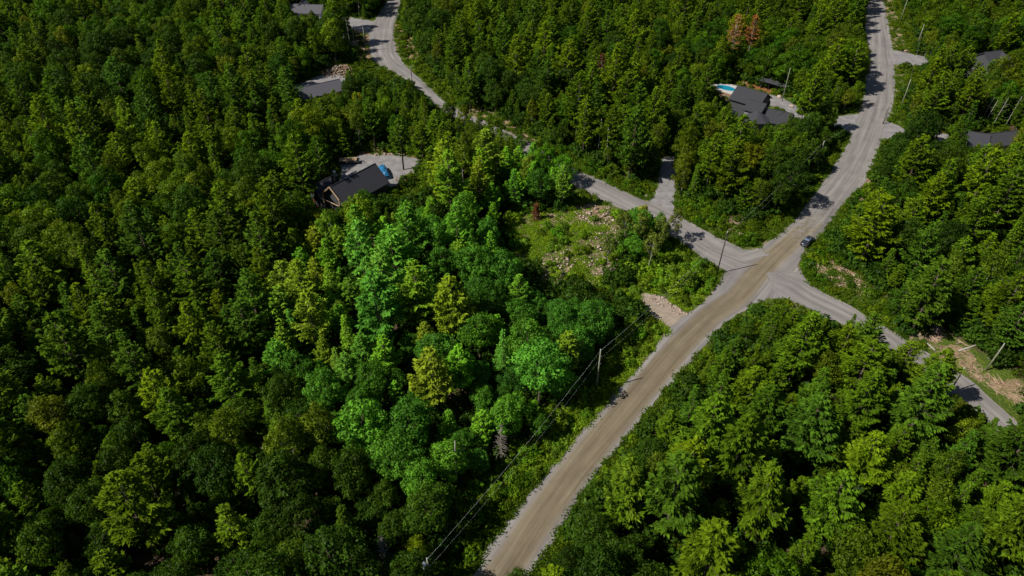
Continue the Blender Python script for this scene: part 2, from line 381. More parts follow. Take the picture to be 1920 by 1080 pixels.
def clip_sheet(name, fn, bounds, step, z, mat, attrs):
    """sheet of all points with fn < 0: grid triangles clipped on the outline"""
    x0, y0, x1, y1 = bounds
    xs = np.arange(x0, x1+step, step); ys = np.arange(y0, y1+step, step)
    X, Y = np.meshgrid(xs, ys); D = fn(X, Y)
    ny, nx = X.shape; V = []; idx = {}; F = []
    def vid(key, x, y):
        if key not in idx: idx[key] = len(V); V.append((x, y, z))
        return idx[key]
    act = np.minimum.reduce([D[:-1, :-1], D[:-1, 1:], D[1:, 1:], D[1:, :-1]]) < 0
    for j, i in np.argwhere(act):
        q = [(j, i), (j, i+1), (j+1, i+1), (j+1, i)]
        for tri in ((q[0], q[1], q[2]), (q[0], q[2], q[3])):
            out = []
            for a, b in zip(tri, tri[1:]+tri[:1]):
                da, db = D[a], D[b]
                if da < 0: out.append(vid(a, X[a], Y[a]))
                if (da < 0) != (db < 0):
                    t = da/(da-db); k = (a, b) if a < b else (b, a)
                    out.append(vid(k, X[a]+t*(X[b]-X[a]), Y[a]+t*(Y[b]-Y[a])))
            if len(out) >= 3: F.append(tuple(out))
    me = bpy.data.meshes.new(name); me.from_pydata(V, [], F); me.update(); me.materials.append(mat)
    va = np.array(V)
    for nme, arr in attrs(va[:, 0], va[:, 1]).items():
        a = me.attributes.new(nme, 'FLOAT', 'POINT'); a.data.foreach_set('value', np.asarray(arr, np.float32))
    return struct(link_obj(name, me))
def wob(X, Y): return (vnoise(X, Y, 3.2, 21)-.5)*1.1 + (vnoise(X, Y, 1.1, 22)-.5)*.7
JX, JY = G(1440, 510)
def road_attrs(X, Y):
    best = np.full(X.shape, 1e9); lat = np.zeros(X.shape); al = np.zeros(X.shape); tan = np.zeros(X.shape)
    for k, P in enumerate(CENTERS):
        d, s, a = seg_dist(X, Y, P)
        bias = d + (0 if k == 0 else 1.5)
        m = bias < best; best = np.where(m, bias, best); lat = np.where(m, d*s, lat); al = np.where(m, a+k*300, al)
        tn = {0: .95-.75*sstep(JY-2, JY+45, Y), 1: .35-.3*sstep(0, 25, np.hypot(X-JX, Y-JY)), 2: .05}[k]
        tan = np.where(m, tn, tan)
    return {'lat': lat, 'along': al, 'tan': tan}
def b_of(P, m=2): P = np.array(P); return (P[:, 0].min()-m, P[:, 1].min()-m, P[:, 0].max()+m, P[:, 1].max()+m)
allr = sum(ROADS, [])
clip_sheet('dirt_road', lambda X, Y: road_sdf(X, Y)+wob(X, Y)*.55, b_of(allr), .8, .03, M_road, road_attrs)
done = []
for nm, P in DRIVES_W.items():
    prev = list(done)
    def fn(X, Y, P=P, prev=prev):
        d = sdf(X, Y, P)+wob(X, Y)*.6
        d = np.maximum(d, -(road_sdf(X, Y)+wob(X, Y)*.55)+.0)
        for q in prev: d = np.maximum(d, -sdf(X, Y, q))
        return d
    clip_sheet('driveway' if 'yard' not in nm else 'gravel_yard', fn, b_of(P), .7, .026, M_tang if 'rocky' in nm else M_gravel, lambda X, Y: {})
    done.append(P)

# ------------------------------------------------------------------ what stays open to view from above
OPEN = [ # roads, yards, roofs seen in the open
 [(885,1080),(925,1015),(960,970),(1037,877),(1075,825),(1161,730),(1250,620),(1290,590),(1337,552),(1350,512),(1405,475),(1440,455),(1510,467),(1497,500),(1512,530),(1475,558),(1440,562),(1397,582),(1362,602),(1320,652),(1250,730),(1187,808),(1115,892),(1038,1015),(996,1080)],
 [(1350,512),(1255,440),(1270,400),(1360,450),(1405,472)], [(1212,378),(1232,365),(1235,325),(1250,315),(1268,330),(1262,380),(1270,405),(1245,410),(1225,380)], [(1070,345),(1087,325),(1115,332),(1195,372),(1185,385),(1140,380)],
 [(835,217),(870,220),(840,195),(785,147),(745,107),(737,62),(740,42),(752,-5),(722,-5),(697,42),(660,32),(652,52),(692,65),(690,100),(705,120),(767,147),(800,180)], [(975,268),(985,266),(995,280),(985,284)],
 [(1405,472),(1477,425),(1512,387),(1547,335),(1580,287),(1597,250),(1567,237),(1567,220),(1610,217),(1620,160),(1630,120),(1622,75),(1621,22),(1632,-5),(1655,-5),(1675,95),(1735,110),(1732,122),(1680,120),(1677,195),(1665,227),(1697,245),(1690,257),(1652,257),(1640,300),(1620,347),(1580,380),(1560,417),(1520,460),(1440,470)],
 [(1475,558),(1512,530),(1585,567),(1578,603),(1527,585)], [(1645,615),(1680,622),(1700,655),(1690,662),(1655,640)], [(1775,730),(1795,697),(1897,784),(1880,788),(1845,745)],
 [(583,352),(640,318),(655,292),(760,292),(785,308),(760,330),(735,338),(700,335),(660,350),(640,372),(570,388)], [(553,172),(560,180),(590,176),(638,165),(640,150),(655,128),(610,125),(560,160)], [(538,5),(602,7),(600,20),(545,20)],
 [(1345,160),(1385,150),(1420,160),(1445,170),(1470,180),(1495,200),(1487,215),(1445,230),(1400,222),(1370,195),(1345,178)], [(1815,238),(1915,243),(1912,255),(1850,272),(1813,262)], [(1752,250),(1776,252),(1772,270),(1755,266)], [(1852,97),(1880,92),(1892,104),(1870,102)],
 [(655,62),(692,60),(690,110),(655,108)], [(1193,566),(1205,545),(1245,553),(1292,590),(1255,620),(1235,608)]]
LOWVEG = [ # low bushes, grass, rubble: label phrase, polygon
 ('in the shady cut under the power line', [(845,1080),(885,1080),(925,1015),(960,970),(1037,877),(1075,825),(1161,730),(1250,620),(1190,605),(1110,660),(1085,740),(1000,840),(935,850),(905,900),(850,935),(830,1010),(815,1080)]),
 ('on the yellowing bank of the winding side road', [(1087,325),(1000,275),(900,220),(868,190),(905,203),(1000,252),(1090,298),(1180,338),(1232,348),(1230,365),(1212,378),(1195,372),(1115,332)]),
 ('on the grassy corner by the crossroads', [(1405,474),(1477,425),(1547,335),(1580,287),(1590,262),(1545,275),(1520,330),(1475,390),(1420,420),(1360,400),(1275,370),(1262,380),(1275,410),(1360,452)]),
 ('on the bank below the upper gravel driveway', [(1655,-5),(1690,-5),(1715,60),(1740,98),(1675,95)]), ('on the bank below the upper gravel driveway', [(1680,122),(1728,130),(1700,190),(1698,238),(1665,227)]),
 ('on the verge behind the dark sedan', [(1652,258),(1640,300),(1620,347),(1580,380),(1560,417),(1520,460),(1500,500),(1515,530),(1590,570),(1645,600),(1695,635),(1690,600),(1645,548),(1600,512),(1545,472),(1590,410),(1640,345),(1675,275)]),
 ('on the brown slash bank of the paved-looking side road', [(1700,612),(1762,608),(1925,718),(1925,800),(1897,782),(1795,695),(1720,650)]),
 ('in the sunny rubble clearing', [(930,415),(960,397),(1130,395),(1165,388),(1180,430),(1165,500),(1130,530),(1200,548),(1195,575),(1085,548),(1015,542),(985,500),(950,470)]),
 ('on the wedge of scrub beside the dark utility pole', [(1190,480),(1260,445),(1300,470),(1342,500),(1352,520),(1337,552),(1290,588),(1245,553),(1205,545),(1170,520)]),
 ('on the bend opposite the sandy yard', [(745,40),(765,60),(800,115),(850,170),(880,205),(840,192),(785,145),(745,105)]), ('on the green bank under the sandy yard', [(690,105),(705,122),(765,150),(740,160),(700,160),(660,135),(640,125)]),
 ('along the lower road shoulder', [(996,1080),(1038,1015),(1115,892),(1187,808),(1248,730),(1320,652),(1362,602),(1397,582),(1440,562),(1450,575),(1400,600),(1330,665),(1260,745),(1200,820),(1130,905),(1055,1020),(1015,1080)]),
 ('in the slash below the timber gabled house', [(700,352),(760,352),(800,340),(800,372),(740,385),(700,375)])]
MW, MH = 480, 280           # view raster, 4 px per cell, 10 rows above the frame
mx, my = np.meshgrid((np.arange(MW)+.5)*4, (np.arange(MH)+.5)*4-40)
MASK_OPEN = np.zeros(mx.shape, bool)
for P in OPEN: MASK_OPEN |= inside(mx, my, P)
MASK_LOW = np.full(mx.shape, -1)
for k, (_, P) in enumerate(LOWVEG): MASK_LOW = np.where(inside(mx, my, P) & (MASK_LOW < 0), k, MASK_LOW)
def in_mask(M, px, py, default=False):
    i = np.floor(np.asarray(px)/4).astype(int); j = np.floor((np.asarray(py)+40)/4).astype(int)
    ok = (i >= 0) & (i < MW) & (j >= 0) & (j < MH)
    return np.where(ok, M[np.clip(j, 0, MH-1), np.clip(i, 0, MW-1)], default)
MASK_TREE = MASK_OPEN | (MASK_LOW >= 0)

# ------------------------------------------------------------------ foliage builders
def unit(v): return v/(np.linalg.norm(v, axis=-1, keepdims=True)+1e-9)
def leaves(P, Nn, size, rng, aspect=.62, T=None):
    """kite shaped folded leaf sprays"""
    n = len(P); Nn = unit(Nn)
    if T is None: T = rng.normal(size=(n, 3))
    T = unit(T - Nn*np.sum(T*Nn, 1, keepdims=True)); B = np.cross(Nn, T)
    s = np.broadcast_to(size, (n,))[:, None]*rng.uniform(.7, 1.3, (n, 1)); w = s*aspect*rng.uniform(.8, 1.25, (n, 1)); up = Nn*s*.16
    V = np.stack([P-T*s*.5-up*.3, P+B*w*.5+up+T*s*.08, P+T*s*.55-up*.4, P-B*w*.5+up+T*s*.04], 1).reshape(-1, 3)
    F = np.arange(4*n).reshape(n, 4)
    return V, F
class Leafy:
    def __init__(s): s.V = []; s.F = []; s.t = []; s.n = 0
    def add(s, V, F, t): s.V.append(V); s.F.append(F+s.n); s.t.append(t); s.n += len(V)
    def arrays(s): return np.concatenate(s.V), np.concatenate(s.F), np.clip(np.concatenate(s.t), 0, 1)
def rand_dir(n, rng): return unit(rng.normal(size=(n, 3)))

def crown_broad(rng, h, r, nl=46, nleaf=5200, size=.5, z0=.28, lumpr=.36, flat=.8, open_=0.0):
    Lf = Leafy(); cz = h*(z0+1)/2; rz = h*(1-z0)/2; lumps = []
    lob = [(unit(rng.normal(size=3)*np.array([1, 1, .8])), rng.uniform(-.34, .42)) for _ in range(9)]
    tries = 0
    while len(lumps) < nl and tries < 900:
        tries += 1
        d = rand_dir(1, rng)[0]; d[2] = d[2]*.9+.18; d /= np.linalg.norm(d)
        rad = rng.uniform(.40, .95)**.6*max(.5, 1+sum(w*max(0, float(d@q))**3 for q, w in lob))
        if d[2] > .2: rad *= 1-.22*d[2]*(np.hypot(d[0], d[1]))
        p = np.array([d[0]*r*rad*rng.uniform(.75, 1.0), d[1]*r*rad*rng.uniform(.75, 1.0), cz+d[2]*rz*rad*.86])
        lr = r*lumpr*rng.uniform(.45, 1.3)
        if not lumps or bool(np.all(np.linalg.norm(np.array([q for q, _ in lumps])-p, axis=1) > .58*(lr+np.array([l2 for _, l2 in lumps])))): lumps.append((p, lr))
    per = nleaf//len(lumps)
    for p, lr in lumps:
        m = int(per*(lr/(r*lumpr))**1.6*rng.uniform(.8, 1.1))+8
        d = rand_dir(m*2, rng); outw = unit((p-np.array([0, 0, cz-rz*.3]))[None])[0]
        keep = (d@outw > -.45+rng.uniform(-.2, .2, m*2)) & (d[:, 2] > -.55); d = d[keep][:m]
        rr = lr*rng.uniform(.62, 1.14, (len(d), 1))
        # ragged sub-clumps
        rr *= 1+.22*np.sin(d[:, :1]*7+p[0]*3)*np.sin(d[:, 1:2]*7+p[1]*3)
        P = p + d*rr*np.array([1, 1, flat])
        Nn = d+np.array([0, 0, .12])+rng.normal(size=d.shape)*.36
        V, F = leaves(P, Nn, size, rng, .7)
        lt = rng.uniform(-.26, .28)
        Lf.add(V, F, .45+lt+rng.normal(size=len(P))*.16)
    return Lf.arrays(), lumps
def trunk_broad(rng, h, lumps, rb, z0, nl=9):
    mb = MB(); pts = []; x = y = 0.0
    for k in range(7):
        t = k/6; pts.append((x, y, -.3+t*(h*.86+.3))); x += rng.normal()*.12; y += rng.normal()*.12
    mb.tube(pts, [rb*(1-.85*k/6)+(.1 if k == 0 else 0) for k in range(7)], 7)
    for i in rng.permutation(len(lumps))[:nl]:
        p, lr = lumps[i]; zz = max(h*z0*.8, p[2]-np.hypot(p[0], p[1])*.9-.5); zz = min(zz, h*.75)
        q = np.interp(zz, [a[2] for a in pts], [a[0] for a in pts]), np.interp(zz, [a[2] for a in pts], [a[1] for a in pts]), zz
        m = [(q[j]*.5+p[j]*.5) for j in range(3)]; m[2] -= .25
        mb.tube([q, m, tuple(p)], [rb*.36, rb*.24, rb*.08], 5)
    return mb
def crown_pine(rng, h, r, z0=.3, tuft=.62, dens=1.0, step=.8, droop=.0, shape='pine'):
    Lf = Leafy(); br = []
    z = h*z0; P_, N_, T_, tt = [], [], [], []
    ph = 0
    while z < h*.985:
        t = (z-h*z0)/(h*(1-z0))
        if shape == 'pine': env = r*(1.0-max(0, t-.30)/.72*.92)*(.62+.38*min(1, t/.28))
        else: env = r*(1.03-t)
        nb = 5+int(rng.integers(0, 3)); ph += rng.uniform(.5, 1.5)
        for k in range(nb):
            az = ph+2*pi*k/nb+rng.normal()*.22; L_ = max(.4, env*rng.uniform(.62, 1.14))
            if rng.random() < .10: continue
            el = rng.uniform(.0, .3)+.5*t-droop*(1-t); bt = rng.uniform(-.14, .14)
            d = np.array([cos(az), sin(az), 0.0]); side = np.array([-sin(az), cos(az), 0.0])
            zb = z+rng.normal()*.16
            br.append((az, L_, el, zb))
            ns = max(3, int(L_/.34))
            for q in range(ns):
                u = .2+.8*(q+.5)/ns
                # branch curve: rises, sags in the middle, tip turns up
                zz = zb+L_*(u*sin(el)-.10*sin(pi*u)+.10*u**3-droop*.5*u*u)
                c = d*L_*u*cos(el*.7)+np.array([0, 0, zz])
                bl = (.30+.26*L_)*(1-.75*abs(u-.55))*rng.uniform(.7, 1.1)*(1.0 if u < .95 else .6)
                for sg in (-1, 1):
                    nt_ = max(1, int(round(bl/.34*dens)))
                    fwd = d*.75+side*sg*.75
                    for w in range(nt_):
                        f = (w+.6)/nt_
                        p = c+fwd*bl*f+np.array([0, 0, .08*f-.1*f*f])+rng.normal(size=3)*.05
                        P_.append(p); T_.append(fwd+d*.4+rng.normal(size=3)*.25+np.array([0, 0, .15])); N_.append(np.array([0, 0, 1.0])-d*.15+rng.normal(size=3)*.30); tt.append(.26+bt+.46*f*u+rng.normal()*.12)
                if q == ns-1:
                    for _ in range(3): P_.append(c+d*.2+rng.normal(size=3)*.12); T_.append(d+np.array([0, 0, .4])); N_.append(np.array([0, 0, 1.])+rng.normal(size=3)*.4); tt.append(.75)
        z += step*rng.uniform(.75, 1.2)*(1-.35*t)
    for _ in range(26):
        a = rng.uniform(0, 2*pi); P_.append(np.array([cos(a)*.18, sin(a)*.18, h*rng.uniform(.95, 1.02)])); T_.append(np.array([cos(a)*.4, sin(a)*.4, 1.])); N_.append(np.array([cos(a), sin(a), .4])); tt.append(.8)
    V, F = leaves(np.array(P_), np.array(N_), tuft, rng, .42, np.array(T_))
    Lf.add(V, F, np.array(tt))
    return Lf.arrays(), br
def trunk_pine(rng, h, br, rb, every=2):
    mb = MB(); mb.tube([(0, 0, -.3), (.05, .02, h*.3), (0, .05, h*.65), (0, 0, h*.97)], [rb*1.15, rb*.85, rb*.5, .03], 7)
    for az, L_, el, zb in br[::every]:
        d = np.array([cos(az), sin(az)]); f = lambda u: (d[0]*L_*u*cos(el*.7), d[1]*L_*u*cos(el*.7), zb+L_*(u*sin(el)-.10*sin(pi*u)+.10*u**3)-.04)
        mb.tube([f(0), f(.5), f(.92)], [.07, .045, .015], 4, False)
    return mb
def bare_tree(rng, h, conifer=True, zlo=.3):
    mb = MB(); mb.tube([(0, 0, -.3), (.1, 0, h*.4), (.02, .08, h*.75), (.1, .05, h)], [.2, .15, .09, .02], 6)
    z = h*zlo
    while z < h*.97:
        t = (z-h*zlo)/(h*(1-zlo))
        for k in range(4):
            az = rng.uniform(0, 2*pi); L_ = (1-t*.8)*h*.14*rng.uniform(.6, 1.2)
            d = np.array([cos(az), sin(az)])
            a = (0, 0, z); b = (d[0]*L_*.55, d[1]*L_*.55, z+L_*.16); c = (d[0]*L_, d[1]*L_, z+L_*(.05 if conifer else .6))
            mb.tube([a, b, c], [.05, .032, .01], 4, False)
            for q in range(3):
                az2 = az+rng.uniform(-.9, .9); l2 = L_*.4; e = b if q < 2 else (d[0]*L_*.78, d[1]*L_*.78, z+L_*.12)
                mb.tube([e, (e[0]+cos(az2)*l2, e[1]+sin(az2)*l2, e[2]+l2*rng.uniform(-.1, .4))], [.022, .008], 3, False)
        z += .38
    return mb

PROTO = {}     # kind -> list of (crown mesh, trunk mesh, height, radius, joined mesh)
def joined(name, cm, tm):
    V1 = np.empty(len(cm.vertices)*3, np.float32); cm.vertices.foreach_get('co', V1); V1 = V1.reshape(-1, 3)
    n1 = len(cm.polygons); F1 = np.empty(n1*4, np.int32); cm.loops.foreach_get('vertex_index', F1)
    t = np.empty(n1, np.float32); cm.attributes['tint'].data.foreach_get('value', t)
    V2 = np.empty(len(tm.vertices)*3, np.float32); tm.vertices.foreach_get('co', V2)
    me = bpy.data.meshes.new(name)
    n2 = len(tm.polygons); L2 = np.empty(len(tm.loops), np.int32); tm.loops.foreach_get('vertex_index', L2)
    s2 = np.empty(n2, np.int32); tm.polygons.foreach_get('loop_start', s2)
    me.vertices.add(len(V1)+len(tm.vertices)); me.vertices.foreach_set('co', np.r_[V1.ravel(), V2])
    me.loops.add(len(F1)+len(L2)); me.loops.foreach_set('vertex_index', np.r_[F1, L2+len(V1)].astype(np.int32))
    me.polygons.add(n1+n2); me.polygons.foreach_set('loop_start', np.r_[np.arange(0, n1*4, 4), s2+n1*4].astype(np.int32))
    me.polygons.foreach_set('material_index', np.r_[np.zeros(n1), np.ones(n2)].astype(np.int32))
    me.update(calc_edges=True)
    a = me.attributes.new('tint', 'FLOAT', 'FACE'); a.data.foreach_set('value', np.r_[t, np.zeros(n2)].astype(np.float32))
    me.materials.append(cm.materials[0]); me.materials.append(tm.materials[0])
    return me
def make_protos():
    def reg(kind, cv, tb, h, r, lm, bm):
        cm = mesh_np('crown', cv[0], cv[1], cv[2], [lm]); tm = tb.mesh('trunk', bm, True)
        PROTO.setdefault(kind, []).append((cm, tm, h, r))
    for i in range(6):
        rng = np.random.default_rng(100+i); h, r = rng.uniform(16, 19), rng.uniform(3.9, 4.8)
        cv, br = crown_pine(rng, h, r, z0=rng.uniform(.22, .36), tuft=.74, step=1.15); reg('white_pine_tree', cv, trunk_pine(rng, h, br, .26), h, r, M_needle, M_bark)
    for i in range(3):
        rng = np.random.default_rng(150+i); h, r = rng.uniform(12, 15), rng.uniform(2.9, 3.5)
        cv, br = crown_pine(rng, h, r, z0=.08, tuft=.5, step=.6, droop=.28, shape='hem'); reg('hemlock_tree', cv, trunk_pine(rng, h, br, .2, 3), h, r, M_needle, M_bark)
    for i in range(6):
        rng = np.random.default_rng(200+i); h, r = rng.uniform(13, 15.5), rng.uniform(3.4, 4.1)
        cv, lp = crown_broad(rng, h, r, 48, 6800, .42, rng.uniform(.2, .3), .36); reg('maple_tree', cv, trunk_broad(rng, h, lp, .2, .3), h, r, M_leaf, M_bark)
    for i in range(5):
        rng = np.random.default_rng(300+i); h, r = rng.uniform(13, 15.5), rng.uniform(3.9, 4.7)
        cv, lp = crown_broad(rng, h, r, 76, 7600, .38, .3, .26, .85); reg('oak_tree', cv, trunk_broad(rng, h, lp, .24, .3, 12), h, r, M_leaf, M_bark)
    for i in range(4):
        rng = np.random.default_rng(400+i); h, r = rng.uniform(13, 16), rng.uniform(2.2, 2.9)
        cv, lp = crown_broad(rng, h, r, 46, 4600, .35, .3, .34, 1.1); reg('birch_tree', cv, trunk_broad(rng, h, lp, .13, .3, 12), h, r, M_light, M_pale)
    for i in range(3):
        rng = np.random.default_rng(450+i); h, r = rng.uniform(9, 11), rng.uniform(2.0, 2.6)
        cv, lp = crown_broad(rng, h, r, 26, 1500, .34, .3, .34, 1.1); reg('airy_birch', cv, trunk_broad(rng, h, lp, .1, .3, 16), h, r, M_light, M_pale)
    for i in range(5):
        rng = np.random.default_rng(500+i); h, r = rng.uniform(1.5, 2.1), rng.uniform(1.1, 1.5)
        cv, lp = crown_broad(rng, h, r, 14, 620, .3, .0, .42, .8); 
        mb = MB()
        for p, lr in lp[:7]: mb.tube([(0, 0, -.15), (p[0]*.4, p[1]*.4, p[2]*.5), tuple(p)], [.04, .03, .01], 4, False)
        reg('shrub', cv, mb, h, r, M_light, M_bark)
    rng = np.random.default_rng(600); cv, br = crown_pine(rng, 15, 2.3, z0=.5, tuft=.5, step=.8); reg('rust_pine', cv, trunk_pine(rng, 15, br, .18, 1), 15, 2.3, M_needle, M_dead)
    rng = np.random.default_rng(601); cv, br = crown_pine(rng, 4.5, 1.1, z0=.1, tuft=.4, step=.4, droop=.2, shape='hem'); reg('rust_young', cv, trunk_pine(rng, 4.5, br, .07, 2), 4.5, 1.1, M_needle, M_dead)
make_protos()

PAL = {'white_pine_tree': [(.078, .140, .004), (.062, .126, .005), (.088, .150, .004), (.050, .112, .007)],
       'hemlock_tree': [(.070, .132, .005), (.050, .112, .006)],
       'maple_tree': [(.046, .112, .003), (.062, .126, .003), (.034, .092, .004), (.084, .136, .004)],
       'oak_tree': [(.034, .078, .005), (.042, .090, .005), (.028, .066, .004)],
       'birch_tree': [(.084, .136, .006), (.066, .124, .006), (.100, .140, .007)],
       'shrub': [(.070, .140, .004), (.105, .152, .005), (.046, .115, .004), (.115, .155, .007)]}
PAL = {k: [(c[0]*1.2, c[1]*1.14, c[2]*1.2) for c in v] for k, v in PAL.items()}
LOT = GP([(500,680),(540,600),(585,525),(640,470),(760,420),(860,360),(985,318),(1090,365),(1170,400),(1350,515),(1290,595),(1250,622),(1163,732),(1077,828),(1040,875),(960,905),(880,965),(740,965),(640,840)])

def tree_color(kind, x, y, rng):
    c = np.array(PAL[kind][rng.integers(len(PAL[kind]))])*rng.uniform(.85, 1.2)
    if rng.random() < .05 and kind in ('birch_tree', 'maple_tree'): c = c*np.array([1.5, 1.15, 1.0])
    if inside(np.array([x]), np.array([y]), LOT)[0]:        # bright highlight over the lot, painted into its leaf colour
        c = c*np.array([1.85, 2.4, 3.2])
    return (*np.clip(c, 0, .3), 1)

# ------------------------------------------------------------------ plant the forest
FOOT = []     # house footprints (cx, cy, half length, half width, angle) kept free, filled by HB list
HB = [(b['c'][0], b['c'][1], b['L']/2, b['W']/2, b['rz']) for H_ in HOUSES.values() for b in H_]+[(71, 222, 8, 5, -.1), (86.5, 214.5, 5, 4, -.2)]
def in_house(x, y, m=1.5):
    for cx, cy, a, b, t in HB:
        dx, dy = x-cx, y-cy; u = dx*cos(t)+dy*sin(t); v = -dx*sin(t)+dy*cos(t)
        if abs(u) < a+m and abs(v) < b+m: return True
    return False
def crown_hits(x, y, z, h, r, frac0, M, k=.72):
    zs, rs = [], []
    for f, s in ((0, 0), (.5, .0), (frac0+.1, .75), (.55, .95), (.75, .75), (.9, .4), (1.0, 0)):
        for a in ((0,) if s == 0 else (-1, 0, 1)): zs.append(z+h*f); rs.append(a*r*s*k)
    px, py, d = proj(x+np.array(rs), y, np.array(zs))
    return np.mean(in_mask(M, px, py))
SUNW = [GP(OPEN[k]) for k in (0, 7, 8, 9)]+[GP([(1345,156),(1388,156),(1388,176),(1345,176)]), GP([(690,296),(785,300),(780,320),(735,335),(700,335)]), GP([(1203,552),(1243,560),(1285,592),(1250,606)]), GP([(955,415),(1130,405),(1150,430),(1150,500),(1110,520),(1030,530),(990,490)]), GP([(1010,905),(1075,825),(1161,730),(1245,625),(1200,635),(1125,740),(1035,840),(980,900)])]
SUNB = [(min(p[0] for p in P)-5, min(p[1] for p in P)-5, max(p[0] for p in P)+5, max(p[1] for p in P)+5) for P in SUNW]
def shades_road(x, y, h, r):
    for f, tol in ((.95, .6), (.75, 1.2), (.55, 1.2), (.3, .8)):
        L_ = h*f/math.tan(SUN_EL); X, Y = np.array([x+L_*cos(SH_AZ)]), np.array([y+L_*sin(SH_AZ)])
        for P, (bx0, by0, bx1, by1) in zip(SUNW, SUNB):
            if not (bx0 < X[0] < bx1 and by0 < Y[0] < by1): continue
            if sdf(X, Y, P)[0] < (r*.6 if f < .9 else 0)-tol-.8: return True
    return False
FRONT = []       # dead pines stay in view: no taller tree stands in front of them
for P, zc in (([(1364,28),(1394,28),(1394,80),(1364,80)], 15), ([(1402,22),(1427,22),(1424,66),(1402,75)], 15), ([(1120,110),(1136,110),(1136,132),(1120,132)], 11)):
    FRONT.append((inside(mx, my, P), G(np.mean([p[0] for p in P]), np.mean([p[1] for p in P]), zc)[1]))
def plant():
    rng = np.random.default_rng(5); grid = {}; out = []
    def near(x, y, r):
        gx, gy = int(x//8), int(y//8)
        for i in (-1, 0, 1):
            for j in (-1, 0, 1):
                for (a, b, q) in grid.get((gx+i, gy+j), ()):
                    if (a-x)**2+(b-y)**2 < (.73*(r+q))**2: return True
        return False
    N = 42000
    ys = 33+(372-33)*rng.random(N)**.68; half = 50+ys*.72
    xs = (rng.random(N)*2-1)*half
    rd = open_dist(xs, ys); zz = ground_h(xs, ys)
    f1 = vnoise(xs, ys, 34, 31)+.35*(vnoise(xs, ys, 11, 33)-.5); f2 = vnoise(xs, ys, 45, 32)+.35*(vnoise(xs, ys, 14, 34)-.5)
    pxs, pys, _ = proj(xs, ys, zz)
    s_stand = inside(xs, ys, GP([(1000,1090),(1450,560),(1580,610),(1900,860),(1960,1100)]))|((pxs > 1500) & (pys > 300) & (pys < 700))
    for k, (px, py) in enumerate([(842,240),(872,252),(900,268),(925,275),(950,296),(975,302),(1003,322),(1030,334),(1052,350),(890,285),(938,310),(1015,345)]):
        x, y = G(px, py); kind = ('maple_tree', 'birch_tree', 'white_pine_tree', 'maple_tree')[k % 4]; s = (.62, .58, .5, .68)[k % 4]*rng.uniform(.9, 1.15)
        if np.minimum(road_sdf(np.array([x]), np.array([y])), 99)[0] < 1.2: y -= 2.0
        out.append((kind, k % 4, x, y, float(ground_h(x, y))-.1, s, rng.uniform(0, 6))); grid.setdefault((int(x//8), int(y//8)), []).append((x, y, 3.2*s))
    near_sun = np.min([sdf(xs, ys, P) for P in SUNW], 0) < 26
    for i in range(N):
        x, y = xs[i], ys[i]
        if rd[i] < 1.4 or in_house(x, y): continue
        pine_w = .46+(.25 if s_stand[i] else 0)+(.28 if pxs[i] < 700 and pys[i] > 450 else 0)+(f1[i]-.5)*1.1
        u = rng.random()
        if u < pine_w: kind = 'white_pine_tree' if rng.random() < .78 else 'hemlock_tree'
        elif u < pine_w+.16 and f2[i] < .62: kind = 'birch_tree'
        else: kind = 'oak_tree' if f2[i]+rng.normal()*.12 > .52 else 'maple_tree'
        pi_ = int(rng.integers(len(PROTO[kind]))); h0, r0 = PROTO[kind][pi_][2:4]
        base = rng.uniform(.76, 1.14)*(1.0 if 'pine' in kind else .92)
        for s in (base, base*.72, base*.5):
            h, r = h0*s, r0*s
            if near(x, y, r): continue
            if crown_hits(x, y, zz[i], h, r, .3, MASK_TREE, .85) > .01: continue
            if any(y < y0+1.5 and y > y0-45 and abs(pxs[i]-1270) < 200 and crown_hits(x, y, zz[i], h, r, .3, Mk) > .05 for Mk, y0 in FRONT): continue
            if near_sun[i] and shades_road(x, y, h, r): continue
            out.append((kind, pi_, x, y, zz[i]-.1, s, rng.uniform(0, 2*pi))); grid.setdefault((int(x//8), int(y//8)), []).append((x, y, r)); break
    return out
TREES = plant()

REGION = [('on the lot round the rubble clearing', LOT),
 ('in the stand between the two lower roads', GP([(1000,1100),(1450,560),(1580,610),(1960,880),(2100,1200)])),
 ('in the woods behind the dark sedan', GP([(1500,480),(1660,258),(1800,270),(2200,240),(2200,900),(1890,770),(1590,570)])),
 ('in the woods off the upper driveways', GP([(1660,250),(1660,-60),(2600,-60),(2200,260),(1800,270)])),
 ('in the woods round the pool house', GP([(1405,470),(1265,390),(1262,250),(1300,120),(1620,120),(1600,250)])),
 ('in the wide woods between winding and straight road', GP([(1235,370),(1090,320),(860,200),(745,80),(760,-60),(1640,-60),(1620,130),(1300,120),(1262,300)])),
 ('in the woods between timber gabled house and winding road', GP([(560,400),(520,250),(480,100),(560,-60),(740,-60),(690,110),(860,220),(1080,345),(1000,310),(860,320),(660,420)])),
 ('in the deep forest beyond the timber gabled house', None), ('in the forest along the power line cut', None), ('in the forest round the timber gabled house', None), ('in the forest round the grey roofed house', None)]
DESC = {'white_pine_tree': ('feathery white pine', 'pine tree'), 'hemlock_tree': ('narrow drooping hemlock', 'hemlock tree'),
 'maple_tree': ('lumpy crowned maple', 'maple tree'), 'oak_tree': ('broad crowned oak', 'oak tree'), 'birch_tree': ('slender birch', 'birch tree')}
